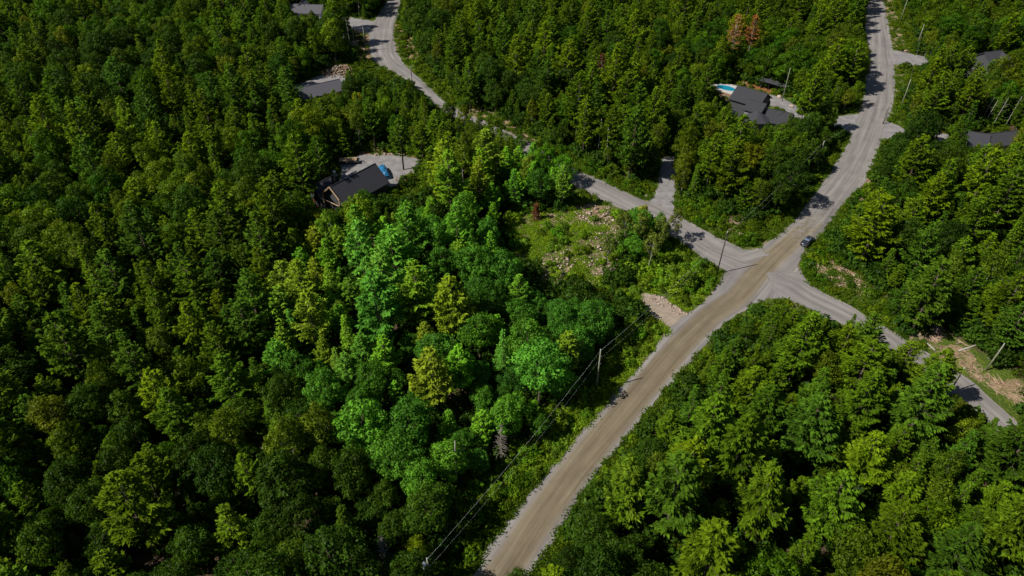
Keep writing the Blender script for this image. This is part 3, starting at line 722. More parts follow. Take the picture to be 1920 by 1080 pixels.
LAND = [('the dark crossroads pole', (1344,513)), ('the pale roadside pole', (1118,732)), ('the transformer pole', (801,1110)), ('the parked dark sedan', (1513,455)), ('the turquoise pool', (1362,168)), ('the black shed', (1450,168)),
 ('the blue tarp', (722,325)), ('the timber gable', (617,385)), ('the grey roofed house', (600,175)), ('the sandy yard house', (570,30)), ('the L shaped dark roof', (1860,270)), ('the half hidden house', (1870,125)), ('the rubble clearing', (1060,480)),
 ('the rocky lot entrance', (1230,590)), ('the shaded driveway mouth', (1245,375)), ('the upper driveway mouth', (1685,110)), ('the big pale boulder', (1522,497)), ('the black leaning pole', (1780,734)), ('the brown slash bank', (1830,705)), ('the shady bare snag', (728,1078)), ('the pale bare trunk', (856,914)), ('the orange dead pines', (1385,118)), ('the pool house garage', (1480,235)), ('the bend by the sandy yard', (740,80)), ('the grassy crossroads corner', (1420,430))]
LANDW = [(n, G(*p)) for n, p in LAND]
def color_word(c):
    r, g = c[0]/max(c[1], 1e-4), c[1]
    return ('yellow green' if r > .62 else 'bright green' if g > .105 else 'dark green' if g < .066 else 'mid green')
def region(x, y):
    k = region0(x, y)
    if k != len(REGION)-4: return k
    d1, _, _ = seg_dist(np.array([x]), np.array([y]), GP([(860,1080),(960,880),(1120,740)]))
    if d1[0] < 32: return k+1
    if math.dist((x, y), HOUSES['timber'][0]['c']) < 48: return k+2
    if math.dist((x, y), HOUSES['grey'][0]['c']) < 60: return k+3
    return k
def region0(x, y):
    for k, (nm, P) in enumerate(REGION):
        if P is None or inside(np.array([x]), np.array([y]), P)[0]: return k
def place(kind, pi_, x, y, z, s, rot, color, label, cat, group, name=None, sz=1.0):
    cm, tm, h, r = PROTO[kind][pi_]
    e = empty(name or kind, (x, y, z), rot, s); k_ = 1+.13*sin(x*1.7+y*2.3); e.scale = (s*k_, s/k_, s*sz*(1+.07*sin(x*2.9-y)))
    t = link_obj('trunk' if 'shrub' not in kind else 'stems', tm, e); c = link_obj('crown' if 'shrub' not in kind else 'leaves', cm, e); c.color = color
    tag(e, label, cat, group); return e
crng = np.random.default_rng(77)

def gn_scatter(name, mesh_list, pts, label, cat, color, colname):
    """one object of stuff: instances of unlinked meshes on points"""
    pc = bpy.data.collections.new(colname); 
    for k, (me, c) in enumerate(mesh_list):
        o = bpy.data.objects.new('%s_%02d' % (colname, k), me); o.color = c; pc.objects.link(o)
    me = bpy.data.meshes.new(name); me.from_pydata([p[:3] for p in pts], [], [])
    for nm, ty, ix in (('rot', 'FLOAT', 3), ('scl', 'FLOAT', 4), ('pidx', 'INT', 5)):
        a = me.attributes.new(nm, ty, 'POINT'); a.data.foreach_set('value', [p[ix] for p in pts])
    o = link_obj(name, me); o['kind'] = 'stuff'; o['label'] = label; o['category'] = cat; o.color = color
    ng = bpy.data.node_groups.new(name+'_scatter', 'GeometryNodeTree')
    ng.interface.new_socket('Geometry', in_out='INPUT', socket_type='NodeSocketGeometry'); ng.interface.new_socket('Geometry', in_out='OUTPUT', socket_type='NodeSocketGeometry')
    N, L = ng.nodes, ng.links; gi = N.new('NodeGroupInput'); go = N.new('NodeGroupOutput')
    ci = N.new('GeometryNodeCollectionInfo'); ci.inputs['Collection'].default_value = pc; ci.inputs['Separate Children'].default_value = True; ci.inputs['Reset Children'].default_value = True
    ip = N.new('GeometryNodeInstanceOnPoints'); L.new(gi.outputs[0], ip.inputs['Points']); L.new(ci.outputs[0], ip.inputs['Instance']); ip.inputs['Pick Instance'].default_value = True
    def na(nm, ty):
        n = N.new('GeometryNodeInputNamedAttribute'); n.data_type = ty; n.inputs['Name'].default_value = nm; return n.outputs['Attribute']
    L.new(na('pidx', 'INT'), ip.inputs['Instance Index'])
    cx = N.new('ShaderNodeCombineXYZ'); L.new(na('rot', 'FLOAT'), cx.inputs[2]); L.new(cx.outputs[0], ip.inputs['Rotation'])
    cs = N.new('ShaderNodeCombineXYZ'); sc_ = na('scl', 'FLOAT')
    for i in range(3): L.new(sc_, cs.inputs[i])
    L.new(cs.outputs[0], ip.inputs['Scale']); L.new(ip.outputs[0], go.inputs[0])
    m = o.modifiers.new('scatter', 'NODES'); m.node_group = ng
    return o

def grow():
    byk = {}
    for t in TREES: byk.setdefault(t[0], []).append(t)
    for kind, lst in byk.items():
        def score(t):
            h = PROTO[kind][t[1]][2]*t[5]; px, py, d = proj(t[2], t[3], t[4]+h*.7)
            vis = (-20 < px < 1940) and (-20 < py < 1100)
            return (h/d) if vis else h/d*.001
        lst.sort(key=score, reverse=True)
        ds, cat = DESC[kind]; own = {}
        for nm, (lx, ly) in LANDW:
            o3 = sorted(range(min(295, len(lst))), key=lambda i: math.dist((lx, ly), lst[i][2:4]))[:5]
            for q, i in enumerate(o3):
                if i not in own and math.dist((lx, ly), lst[i][2:4]) < 34: own[i] = ('', 'second ', 'third ', 'fourth ', 'fifth ')[q]+'nearest '+kind.split('_')[0 if kind != 'white_pine_tree' else 1]+' to '+nm
        for i, t in enumerate(lst[:295]):
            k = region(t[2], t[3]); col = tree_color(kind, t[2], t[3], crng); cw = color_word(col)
            sw = 'tall ' if t[5] > .95 else 'young ' if t[5] < .62 else ''
            lab = (cw+' '+ds+', '+own[i]) if i in own else sw+cw+' '+ds+' '+REGION[k][0]
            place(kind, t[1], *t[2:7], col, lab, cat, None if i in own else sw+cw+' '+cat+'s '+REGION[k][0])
        rest = lst[295:]
        if rest:
            ml = []
            for q in range(min(4, len(PROTO[kind]))):
                J = joined(kind+'_far', PROTO[kind][q][0], PROTO[kind][q][1])
                ml.append((J, (1, 1, 1, 1)))
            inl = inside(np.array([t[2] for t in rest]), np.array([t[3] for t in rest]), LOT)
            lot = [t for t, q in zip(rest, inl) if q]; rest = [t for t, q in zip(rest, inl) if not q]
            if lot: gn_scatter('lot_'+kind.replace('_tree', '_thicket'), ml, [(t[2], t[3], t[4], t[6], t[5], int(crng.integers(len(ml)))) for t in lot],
                       'thicket of young '+cat+'s crowded between the bigger lot trees', 'thicket', (*(np.mean(PAL[kind], 0)*np.array([1.85, 2.4, 3.2])), 1), 'lot_'+kind)  # thicket colour carries the same painted lot highlight
            gn_scatter('far_'+kind.replace('_tree', '_forest'), ml, [(t[2], t[3], t[4], t[6], t[5], int(crng.integers(len(ml)))) for t in rest],
                       'mass of '+cat+'s in the far woods that reads as one canopy', 'forest', (*np.mean(PAL[kind], 0), 1), 'far_'+kind)
        print(kind, len(lst))
grow()

# ------------------------------------------------------------------ single trees one can point at
def at(px, py, z=0.0):
    x, y = G(px, py, z); return x, y, float(ground_h(x, y)) if z == 0 else z
def single(kind, pi_, px, py, s, color, label, cat, name, rot=0, sz=1.0, group=None):
    x, y, z = at(px, py); return place(kind, pi_, x, y, z-.1, s, rot, color, label, cat, group, name, sz)
RUST = (.20, .085, .025, 1); RUSTL = (.22, .12, .042, 1)
def by_crown(px, py, zc):
    x, y = G(px, py, zc); p = proj(x, y, 0.0); return float(p[0]), float(p[1])
single('rust_pine', 0, *by_crown(1379, 62, 15), 1.3, RUSTL, 'tall dead pine with pale orange needles, taller of the two by the pool house', 'dead pine', 'dead_pine_tree', .4)
single('rust_pine', 0, *by_crown(1414, 50, 15), 1.25, RUST, 'dead pine with rusty orange needles and bare lower limbs behind the pool house', 'dead pine', 'dead_pine_tree', 2.1)
single('rust_pine', 0, *by_crown(1128, 120, 11), .95, (.13, .045, .02, 1), 'small red brown dead conifer alone in the wide woods between roads', 'dead conifer', 'dead_conifer', .2)
single('rust_young', 0, 1005, 408, 1.0, (.12, .045, .025, 1), 'small brick red dead conifer at the rear edge of the rubble clearing', 'dead conifer', 'dead_conifer', 1.2)
single('rust_young', 0, 1664, 508, 1.0, (.17, .06, .025, 1), 'small rust red dead conifer at the wood edge above the brown slash bank', 'dead conifer', 'dead_conifer', 1.0)
AB = (.12, .165, .025, 1)
for k, (px, py, s, rt, lb) in enumerate([(1195,478,1.15,.3,'beside the gravel driveway mouth, tallest'), (1235,470,1.0,1.4,'with twin pale stems over the side road'), (1165,470,.95,2.2,'at the edge of the rubble clearing'), (1262,452,.9,3.0,'standing out over the side road junction'), (1215,505,.9,4.0,'behind the wedge of scrub'), (1140,500,.8,5.0,'among the pale rubble')]):
    single('airy_birch', k % 3, px, py, s, AB, 'thin airy birch with see-through crown '+lb, 'birch', 'airy_birch_tree', rt)
# white pines that hang over the side road at the lower right, and the conifers hard by the lower road
for k, (px, py, s, rt, lb) in enumerate([(1600,690,.75,.2,'white pine leaning its boughs over the bend of the side road'), (1722,765,.75,1.3,'white pine hiding the middle of the side road'), (1668,735,.7,2.3,'shorter white pine beside the one hiding the side road'), (1165,985,.85,3.3,'white pine whose lowest bough reaches out to the lower road')]):
    single('white_pine_tree', k, px, py, s, (.085, .150, .008, 1), lb, 'pine tree', 'white_pine_tree', rt)
single('white_pine_tree', 2, 757, 318, .82, (.08, .145, .008, 1), 'white pine with bare lower trunk standing at the edge of the gabled house yard', 'pine tree', 'white_pine_tree', .9, 1.15)
# grey bare trees
def bare(px, py, h, lb, seed, conifer=True, zlo=.3):
    x, y, z = at(px, py); mb = bare_tree(np.random.default_rng(seed), h, conifer, zlo)
    e = empty('bare_tree', (x, y, z-.1)); 
    n = 0
    o = mb.obj('trunk', M_dead, e, True); tag(e, lb, 'dead tree'); return e
bare(728, 1078, 9.5, 'grey bare conifer snag with drooping twigs deep in the shady forest', 1)
bare(1275, 1100, 9.0, 'grey bare snag with spreading twigs in the conifer stand by the lower road', 2, False, .5)
bare(940, 872, 10, 'brownish bare snag at the edge of the power line cut', 3)
bare(825, 520, 10, 'grey bare tree with fine twigs on the bright lot', 4, False)
bare(1655, 232, 0.1+6, 'thin leafless stem on the bank by the straight road', 5)
def pale_trunk(px, py, h, lb, lean=0.0, r=.13, grp=None):
    x, y, z = at(px, py); e = empty('dead_tree', (x, y, z-.1)); mb = MB()
    mb.tube([(0, 0, 0), (lean*.3, .1, h*.4), (lean, 0, h)], [r, r*.8, r*.35], 6); mb.obj('trunk', M_pale, e, True)
    b = MB()
    rg = np.random.default_rng(int(px))
    for k in range(9):
        zz = h*rg.uniform(.45, .98); az = rg.uniform(0, 6.3); l = rg.uniform(.5, 1.4)
        b.tube([(lean*zz/h, 0, zz), (lean*zz/h+cos(az)*l, sin(az)*l, zz+l*.35)], [.035, .01], 4, False)
    b.obj('branch_stubs', M_dead, e); tag(e, lb, 'dead trunk', grp)
pale_trunk(856, 914, 11, 'pale bare trunk standing in the open under the bright lot trees', .3, .2)
pale_trunk(1120, 300, 12, 'bare pole-like trunk at the front edge of the wide woods, lone one', .2)
pale_trunk(1136, 312, 12, 'bare pole-like trunk with fork at the front edge of the wide woods', -.3)
for k, (px, py) in enumerate([(1842,240),(1858,243),(1880,246),(1835,236),(1893,238)]):
    pale_trunk(px, py, 9+k % 3, 'tall pale bare trunk behind the L shaped dark roof', .9, .09, 'pale trunks behind the L roof house')
for k, (px, py) in enumerate([(648,92),(658,95),(667,98),(640,88)]):
    pale_trunk(px, py, 10, 'thin bare trunk rising from the sandy yard', -.2, .11, 'thin trunks in the sandy yard')

# ------------------------------------------------------------------ low bushes, grass, rubble
RUBBLE = [[(1008,490),(1030,470),(1075,462),(1085,482),(1062,520),(1040,532),(1015,545)], [(1080,455),(1165,420),(1168,480),(1120,522),(1085,485)], [(1075,382),(1150,385),(1160,425),(1125,428),(1080,408)], [(1120,505),(1160,500),(1140,532)]]
def low_growth():
    rng = np.random.default_rng(9); N = 80000
    bare_ = [GP(p) for p in RUBBLE]
    ys = 45+(335-45)*rng.random(N)**1.15; xs = (rng.random(N)*2-1)*(8+ys*.735)
    z = ground_h(xs, ys); px, py, d = proj(xs, ys, z); zone = in_mask(MASK_LOW, px, py, -1)
    rd = open_dist(xs, ys)
    soil = np.zeros(N)
    for P, s, t in SOIL_W: soil = np.maximum(soil, (sdf(xs, ys, P) < 0)*s)
    stony = np.zeros(N, bool)
    for P in bare_: stony |= inside(xs, ys, P)
    grid = {}; out = []; grass = []
    clump = vnoise(xs, ys, 5.5, 41)
    for i in range(N):
        zn = int(zone[i]); edge = zn < 0
        if in_house(xs[i], ys[i], .4) or rd[i] < .25: continue
        if edge and rd[i] > 17: continue
        if stony[i] and rng.random() < .72: continue
        if zn == 7 and rng.random() < .6: grass.append((xs[i], ys[i], z[i]-.03, rng.uniform(0, 6.3), rng.uniform(.7, 1.4), int(rng.integers(3)))); continue
        if edge and rng.random() < .55: continue
        big = 1.0
        if zn == 8: big = 1.35
        if zn in (0,): big = 1.05
        if rd[i] < 1.0 or rng.random() < .5: grass.append((xs[i], ys[i], z[i]-.03, rng.uniform(0, 6.3), rng.uniform(.8, 1.7), int(rng.integers(3)))); continue
        if zn == 6 and rng.random() < .35: continue
        if soil[i] > .65 and clump[i] < .5: continue
        if soil[i] > .3 and clump[i] < .42 and zn != 6: continue
        s = rng.uniform(.45, 1.15)*big*(.55+.9*clump[i])
        s = min(s, .35+rd[i]*.35)
        gx, gy = int(xs[i]//3), int(ys[i]//3); r = 1.2*s; bad = False
        for a in (-1, 0, 1):
            for b in (-1, 0, 1):
                for (p, q, w) in grid.get((gx+a, gy+b), ()):
                    if (p-xs[i])**2+(q-ys[i])**2 < (.62*(r+w))**2: bad = True
        if bad: continue
        grid.setdefault((gx, gy), []).append((xs[i], ys[i], r)); out.append((s/d[i], xs[i], ys[i], z[i]-.08, s, zn, rng.uniform(0, 6.3), int(rng.integers(5))))
    out.sort(reverse=True); vis = [o for o in out if o[5] >= 0]; rest = [o for o in out if o[5] < 0]
    own = {}
    for nm, (lx, ly) in LANDW:
        for q, i in enumerate(sorted(range(295), key=lambda i: math.dist((lx, ly), vis[i][1:3]))[:4]):
            if i not in own and math.dist((lx, ly), vis[i][1:3]) < 14: own[i] = ('', 'second ', 'third ', 'fourth ')[q]+'nearest bush to '+nm
    for i, o in enumerate(vis[:295]):
        c = np.array(PAL['shrub'][rng.integers(4)])*rng.uniform(.9, 1.35)
        c[0] = min(c[0], .66*c[1])
        if o[5] == 7 or inside(np.array([o[1]]), np.array([o[2]]), LOT)[0]: c = c*2.1  # brightening of lot and clearing painted into the bush colour
        c = np.minimum(c, .27); c[0] = min(c[0], .58*c[1])
        ph = LOWVEG[o[5]][0]; bw = ('large ' if o[4] > 1.15 else 'small ' if o[4] < .75 else '')+('yellow green' if c[0]/c[1] > .56 else 'dark green' if c[1] < .14 else 'bright green')+' leafy'
        place('shrub', o[7], o[1], o[2], o[3], o[4], o[6], (*np.clip(c, 0, .3), 1), ('low leafy bush, '+own[i]) if i in own else bw+' bush '+ph, 'bush', None if i in own else bw+' bushes '+ph, 'roadside_shrub')
    ml = []
    for q in range(5):
        J = joined('undergrowth_bush', PROTO['shrub'][q][0], PROTO['shrub'][q][1])
        ml.append((J, (1, 1, 1, 1)))
    gn_scatter('undergrowth', ml, [(o[1], o[2], o[3], o[6], o[4], int(rng.integers(len(ml)))) for o in vis[295:]+rest], 'tangle of small bushes and saplings filling the road banks', 'undergrowth', (*np.mean(PAL['shrub'], 0), 1), 'undergrowth_bush')
    xs, ys = (rng.random(15000)*2-1), 40+rng.random(15000)**.7*320; xs = xs*(40+ys*.72)
    z = ground_h(xs, ys); px, py, d = proj(xs, ys, z); rd = open_dist(xs, ys); px2, py2, _ = proj(xs, ys, z+3.5)
    ok = (rd > 2.5) & ~in_mask(MASK_TREE, px, py) & ~in_mask(MASK_OPEN, px2, py2)
    und = [(xs[i], ys[i], z[i]-.1, rng.uniform(0, 6.3), rng.uniform(1.0, 2.3), int(rng.integers(len(ml)))) for i in np.nonzero(ok)[0] if not in_house(xs[i], ys[i], 2)]
    gn_scatter('forest_understory', ml, und, 'saplings and leafy undergrowth on the shaded forest floor', 'undergrowth', (.042, .095, .008, 1), 'understory_bush')
    gm = []
    for q in range(3):
        rg = np.random.default_rng(700+q); n = 70
        P = rg.normal(size=(n, 3))*np.array([.34, .34, .0])+np.array([0, 0, .14]); Nn = rand_dir(n, rg)*np.array([1, 1, .35])
        V, F = leaves(P, Nn, .42, rg, .3, np.c_[rg.normal(size=(n, 2))*.5, np.ones(n)])
        m = mesh_np('grass_tuft', V, F, rg.uniform(.2, .9, n), [M_light])
        gm.append((m, (1, 1, 1, 1)))
    gl = inside(np.array([q[0] for q in grass]), np.array([q[1] for q in grass]), LOT)  # tufts inside the lot get a colour with the highlight painted in
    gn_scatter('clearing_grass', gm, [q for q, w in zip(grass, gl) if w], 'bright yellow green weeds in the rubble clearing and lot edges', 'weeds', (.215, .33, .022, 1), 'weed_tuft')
    grass = [q for q, w in zip(grass, gl) if not w]
    gn_scatter('verge_grass', gm, grass, 'rough grass and weeds along the road edges', 'grass', (.085, .150, .011, 1), 'grass_tuft')
    print('shrubs', len(vis), len(rest), 'grass', len(grass))
low_growth()

def rock_mesh(rng, name, mat, s=1.0, n=None):
    import bmesh
    bm = bmesh.new(); bmesh.ops.create_icosphere(bm, subdivisions=1, radius=.5)
    k = rng.uniform(.7, 1.25, 3)*np.array([1, 1, .7])
    for v in bm.verts: v.co = mathutils.Vector([v.co[i]*k[i]*rng.uniform(.78, 1.15) for i in range(3)])
    me = bpy.data.meshes.new(name); bm.to_mesh(me); bm.free(); me.materials.append(mat); return me
RK = [rock_mesh(np.random.default_rng(800+i), 'boulder', M_rock if i % 3 else M_rockd) for i in range(6)]
def rubble(name, polys, n, smin, smax, label, seed, mound=0.0):
    rng = np.random.default_rng(seed); V = []; F = []; off = 0; arr = []
    for me in RK:
        v = np.empty(len(me.vertices)*3); me.vertices.foreach_get('co', v); f = np.empty(len(me.loops), int); me.loops.foreach_get('vertex_index', f); arr.append((v.reshape(-1, 3), f.reshape(-1, 3)))
    W = [GP(p) for p in polys]; cnt = 0
    cen = [np.mean(w, 0) for w in W]; rad = [max(math.dist(c, p) for p in w) for w, c in zip(W, cen)]
    while cnt < n:
        q = rng.integers(len(W)); P = np.array(W[q]); x, y = rng.uniform(P[:, 0].min(), P[:, 0].max()), rng.uniform(P[:, 1].min(), P[:, 1].max())
        if not inside(np.array([x]), np.array([y]), W[q])[0]: continue
        v, f = arr[rng.integers(6)]; s = smin+(smax-smin)*rng.random()**2.5; a = rng.uniform(0, 6.3)
        zz = float(ground_h(x, y))+s*.12+mound*max(0, 1-math.dist((x, y), cen[q])/rad[q]*1.25)*rng.uniform(.4, 1)
        R = np.array([[cos(a), -sin(a), 0], [sin(a), cos(a), 0], [0, 0, 1]])
        V.append(v@R.T*s+np.array([x, y, zz])); F.append(f+off); off += len(v); cnt += 1
    me = mesh_np(name, np.concatenate(V), np.concatenate(F), mats=[M_rock if seed % 2 else M_rockd])
    o = link_obj(name, me); o['kind'] = 'stuff'; o['label'] = label; o['category'] = 'rubble'
rubble('rubble', RUBBLE, 800, .18, .85, 'pale broken stone strewn over the sunny clearing', 1, .6)
rubble('rubble', [[(1200,550),(1245,556),(1290,590),(1275,592),(1235,572)]], 160, .2, .7, 'low bank of pale stones at the rocky lot entrance', 3)
rubble('rubble', [[(608,130),(640,124),(662,128),(655,146),(612,146)]], 260, .35, .9, 'heaped brown rock pile behind the grey roofed house', 5, 2.2)
rubble('rubble', [[(733,338),(760,324),(790,318),(800,326),(765,345),(740,352)], [(700,286),(760,284),(760,291),(705,292)]], 240, .3, 1.0, 'rough rock wall edging the gravel yard of the timber gabled house', 7)
rubble('rubble', [[(1515,490),(1560,492),(1645,548),(1560,530)], [(1700,612),(1760,610),(1758,632),(1712,634)], [(1655,0),(1675,10),(1698,100),(1680,96)], [(1612,335),(1636,338),(1618,382),(1603,378)]], 320, .2, .7, 'scattered brown stones and slash on the road banks', 9)
rubble('rubble', [[(1345,178),(1370,180),(1370,200),(1346,200)], [(1384,152),(1400,155),(1402,162),(1386,158)]], 90, .35, 1.1, 'pale landscaping stones around the turquoise pool', 11)
def slash(polys, n, label, seed):
    rng = np.random.default_rng(seed); mb = MB(); W = [GP(p) for p in polys]; c = 0
    while c < n:
        P = np.array(W[rng.integers(len(W))]); x, y = rng.uniform(P[:, 0].min(), P[:, 0].max()), rng.uniform(P[:, 1].min(), P[:, 1].max())
        if not inside(np.array([x]), np.array([y]), [tuple(p) for p in P])[0]: continue
        z = float(ground_h(x, y)); a = rng.uniform(0, pi); L_ = rng.uniform(.5, 2.6); t = rng.uniform(-.15, .3); q = rng.uniform(.03, .09); c += 1
        mb.tube([(x-cos(a)*L_/2, y-sin(a)*L_/2, z+.12), (x+cos(a)*L_/2, y+sin(a)*L_/2, z+.15+t*L_*.5)], [q, q*.5], 3, False)
    o = mb.obj('brush_slash', M_slash); o['kind'] = 'stuff'; o['label'] = label; o['category'] = 'cut brush'
M_slash = plain('dry_cut_brush', (.36, .25, .18), .9, .4, 1.2)
slash([[(1745,650),(1800,640),(1850,700),(1925,725),(1925,775),(1840,715)], [(1700,612),(1762,608),(1765,640),(1712,638)]], 420, 'dry cut brush littering the brown slash bank', 1)
slash([[(1000,470),(1080,450),(1165,415),(1165,500),(1125,530),(1015,545)], [(975,400),(1140,395),(1160,425),(1080,425),(975,420)], [(1080,545),(1100,540),(1105,600),(1085,600)]], 700, 'tan cut branches strewn through the rubble clearing', 2)
slash([[(1515,488),(1560,490),(1650,548),(1620,560),(1560,532)], [(870,192),(950,223),(1010,262),(1000,280),(940,240)], [(1350,405),(1390,420),(1405,460),(1370,440)], [(1655,0),(1678,0),(1705,105),(1682,98)]], 420, 'dry sticks and cut brush on the road banks', 3)
for k, (px, py, s, lb) in enumerate([(1522,497,2.0,'large pale boulder on the brown bank by the crossroads'), (1212,367,1.3,'white boulder on the corner of the shaded driveway'), (679,34,1.6,'white boulder at the mouth of the sandy yard driveway'), (668,57,1.3,'dark boulder beside the sandy yard driveway'), (1699,95,2.2,'dark brown boulder heap end at the upper driveway'), (1681,111,.9,'small black boulder in the upper driveway mouth'), (937,882,1.1,'pale boulder in the shade of the power line cut'), (1461,183,2.0,'tan boulder beside the pool house yard'), (1484,200,1.5,'tan boulder at the bend of the pool house driveway'), (692,20,2.0,'dark brown root ball by the bend of the winding road')]):
    x, y, z = at(px, py); o = link_obj('boulder', RK[k % 6] if 'dark' not in lb and 'black' not in lb else RK[0 if k % 2 else 3]); o.location = (x, y, z+s*.18); o.scale = (s, s, s); o.rotation_euler = (0, 0, k*1.1); tag(o, lb, 'boulder')

# ------------------------------------------------------------------ houses
def shingle(name, c):
    m, N, L, p = nodes(name); co = objco(N)
    f = noise(N, L, 3.5, 5, .7, co); w = N.new('ShaderNodeTexWave'); w.wave_type = 'BANDS'; w.bands_direction = 'Z'; w.inputs['Scale'].default_value = 1.6; w.inputs['Distortion'].default_value = .6; L.new(co, w.inputs['Vector'])
    a = ramp(N, L, f, [(.25, tuple(x*.7 for x in c)), (.75, tuple(x*1.3 for x in c))])
    a = mix_c(N, L, .35, a, ramp(N, L, w.outputs['Fac'], [(.0, (.6, .6, .6)), (.25, (1, 1, 1))]), 'MULTIPLY')
    L.new(a, p.inputs['Base Color']); p.inputs['Roughness'].default_value = .9; bump(N, L, f, p, .3, .03); return m
M_roof = shingle('black_shingles', (.034, .034, .042)); M_roofg = shingle('grey_shingles', (.078, .075, .088)); M_roofb = shingle('dark_grey_shingles', (.027, .027, .033))
M_white = plain('white_siding', (.62, .62, .60), .6, .08, 2); M_dark = plain('charcoal_siding', (.055, .057, .062), .6, .15, 2); M_greys = plain('grey_siding', (.20, .205, .22), .6, .12, 2)
M_timber = plain('fresh_timber', (.34, .235, .135), .7, .2, 4); M_glass = plain('window_glass', (.02, .025, .03), .08, .1, 1, spec=.8); M_steel = plain('galvanised_steel', (.55, .56, .58), .3, .1, 3, metal=.9)
M_black = plain('black_metal', (.015, .015, .017), .5, .2, 3); M_conc = plain('concrete', (.40, .39, .37), .85, .15, 1.5)
def gable(root, b, wall, roof, ov=.55, base=(0, 0, 0)):
    """walls with gable ends and two roof slabs; frame: root is at base, no rotation"""
    L_, W, zr, zw, rz = b['L'], b['W'], b['zr'], b['zw'], b['rz']; cx, cy = b['c'][0]-base[0], b['c'][1]-base[1]
    def T(u, v, z): return (cx+u*cos(rz)-v*sin(rz), cy+u*sin(rz)+v*cos(rz), z)
    l, w = L_/2-ov, W/2-ov; zk = zw+(zr-zw)*ov/(W/2)-.15   # top of wall under the slope
    mb = MB(); V = [T(-l, -w, -.3), T(l, -w, -.3), T(l, w, -.3), T(-l, w, -.3), T(-l, -w, zk), T(l, -w, zk), T(l, w, zk), T(-l, w, zk), T(-l, 0, zr-.22), T(l, 0, zr-.22)]
    mb.add(V, [(0, 1, 5, 4), (2, 3, 7, 6), (1, 2, 6, 9, 5), (3, 0, 4, 8, 7), (4, 5, 9, 8), (6, 7, 8, 9)]); mb.obj('wall', wall, root)
    rf = MB()
    for sg in (-1, 1):
        A = [T(-L_/2, 0, zr), T(L_/2, 0, zr), T(L_/2, sg*W/2, zw), T(-L_/2, sg*W/2, zw)]; B_ = [(x, y, z-.2) for x, y, z in A]
        o_ = [0, 1, 2, 3] if sg < 0 else [3, 2, 1, 0]
        rf.add(A+B_, [tuple(o_), tuple(4+i for i in o_[::-1])]+[(i, (i+1) % 4, 4+(i+1) % 4, 4+i) for i in range(4)])
    r = rf.obj('roof', roof, root)
    cp = MB(); cp.tube([T(-L_/2+.05, 0, zr+.03), T(L_/2-.05, 0, zr+.03)], .1, 6); cp.obj('ridge_cap', roof, r)
    for u in (-.25, .2):
        v = MB(); q = T(L_*u, W*.14, zr-(zr-zw)*.28); v.tube([(q[0], q[1], q[2]-.1), (q[0], q[1], q[2]+.45)], .14, 8); v.obj('roof_vent', M_black, r)
    return T, l, w, zk
def window(root, T, u, v, z, wd, hh, axis, name='window'):
    """axis 'v': on a long side (faces +-v), axis 'u': on an end"""
    f = MB(); g_ = MB()
    def bx(m, u0, u1, v0, v1, z0, z1): m.add([T(u0, v0, z0), T(u1, v0, z0), T(u1, v1, z0), T(u0, v1, z0), T(u0, v0, z1), T(u1, v0, z1), T(u1, v1, z1), T(u0, v1, z1)], [(3, 2, 1, 0), (4, 5, 6, 7), (0, 1, 5, 4), (1, 2, 6, 5), (2, 3, 7, 6), (3, 0, 4, 7)])
    if axis == 'v':
        sg = 1 if v > 0 else -1
        for a, b in ((-wd/2-.1, -wd/2), (wd/2, wd/2+.1)): bx(f, u+a, u+b, *sorted((v-.05*sg, v+.07*sg)), z-.1, z+hh+.1)
        for a, b in ((-.1, 0), (hh, hh+.1)): bx(f, u-wd/2, u+wd/2, *sorted((v-.05*sg, v+.06*sg)), z+a, z+b)
        bx(g_, u-wd/2, u+wd/2, *sorted((v-.04*sg, v+.03*sg)), z, z+hh)
    else:
        sg = 1 if u > 0 else -1
        for a, b in ((-wd/2-.1, -wd/2), (wd/2, wd/2+.1)): bx(f, *sorted((u-.05*sg, u+.07*sg)), v+a, v+b, z-.1, z+hh+.1)
        for a, b in ((-.1, 0), (hh, hh+.1)): bx(f, *sorted((u-.05*sg, u+.06*sg)), v-wd/2, v+wd/2, z+a, z+b)
        bx(g_, *sorted((u-.04*sg, u+.03*sg)), v-wd/2, v+wd/2, z, z+hh)
    w_ = f.obj(name, M_black if name == 'window' else M_white, root); g_.obj('pane', M_glass if name == 'window' else M_greys, w_)
def sides(root, T, l, w, zk, lower=.9, door=None):
    for sv in (-1, 1):
        n = max(1, int(l*2//4))
        for k in range(n):
            u = -l+2*l*(k+.5)/n
            if door == sv and k == n//2: window(root, T, u, sv*w, .05, 1.0, 2.1, 'v', 'door')
            else: window(root, T, u, sv*w, lower, 1.4, min(1.4, zk-lower-.4), 'v')
    for su in (-1, 1): window(root, T, su*l, 0, lower, 1.8, 1.3, 'u')

# house under construction with a timber gable
H = HOUSES['timber']; b0 = H[0]; bs = (*b0['c'], 0.0)
r = empty('timber_gable_house', bs); tag(r, 'black roofed house with bare timber gable frame and chimney by a gravel yard', 'house')
T, l, w, zk = gable(r, b0, M_dark, M_roof, base=bs); sides(r, T, l, w, zk)
T2, l2, w2, zk2 = gable(r, H[1], M_dark, M_roof, base=bs); sides(r, T2, l2, w2, zk2)
fr = MB(); ue = -b0['L']/2-.35
for sv in (-1, 1):
    fr.tube([T(ue, 0, b0['zr']+.05), T(ue, sv*b0['W']*.33, b0['zr']-(b0['zr']-b0['zw'])*.66+.05)], .2, 4); fr.tube([T(ue, sv*b0['W']*.33, b0['zr']-(b0['zr']-b0['zw'])*.66), T(ue, sv*b0['W']*.33, 0)], .19, 4)
fr.tube([T(ue, -b0['W']*.33, 3.2), T(ue, b0['W']*.33, 3.2)], .12, 4)
fr.obj('timber_gable', M_timber, r)['label'] = 'bare new timber frame of the porch gable'
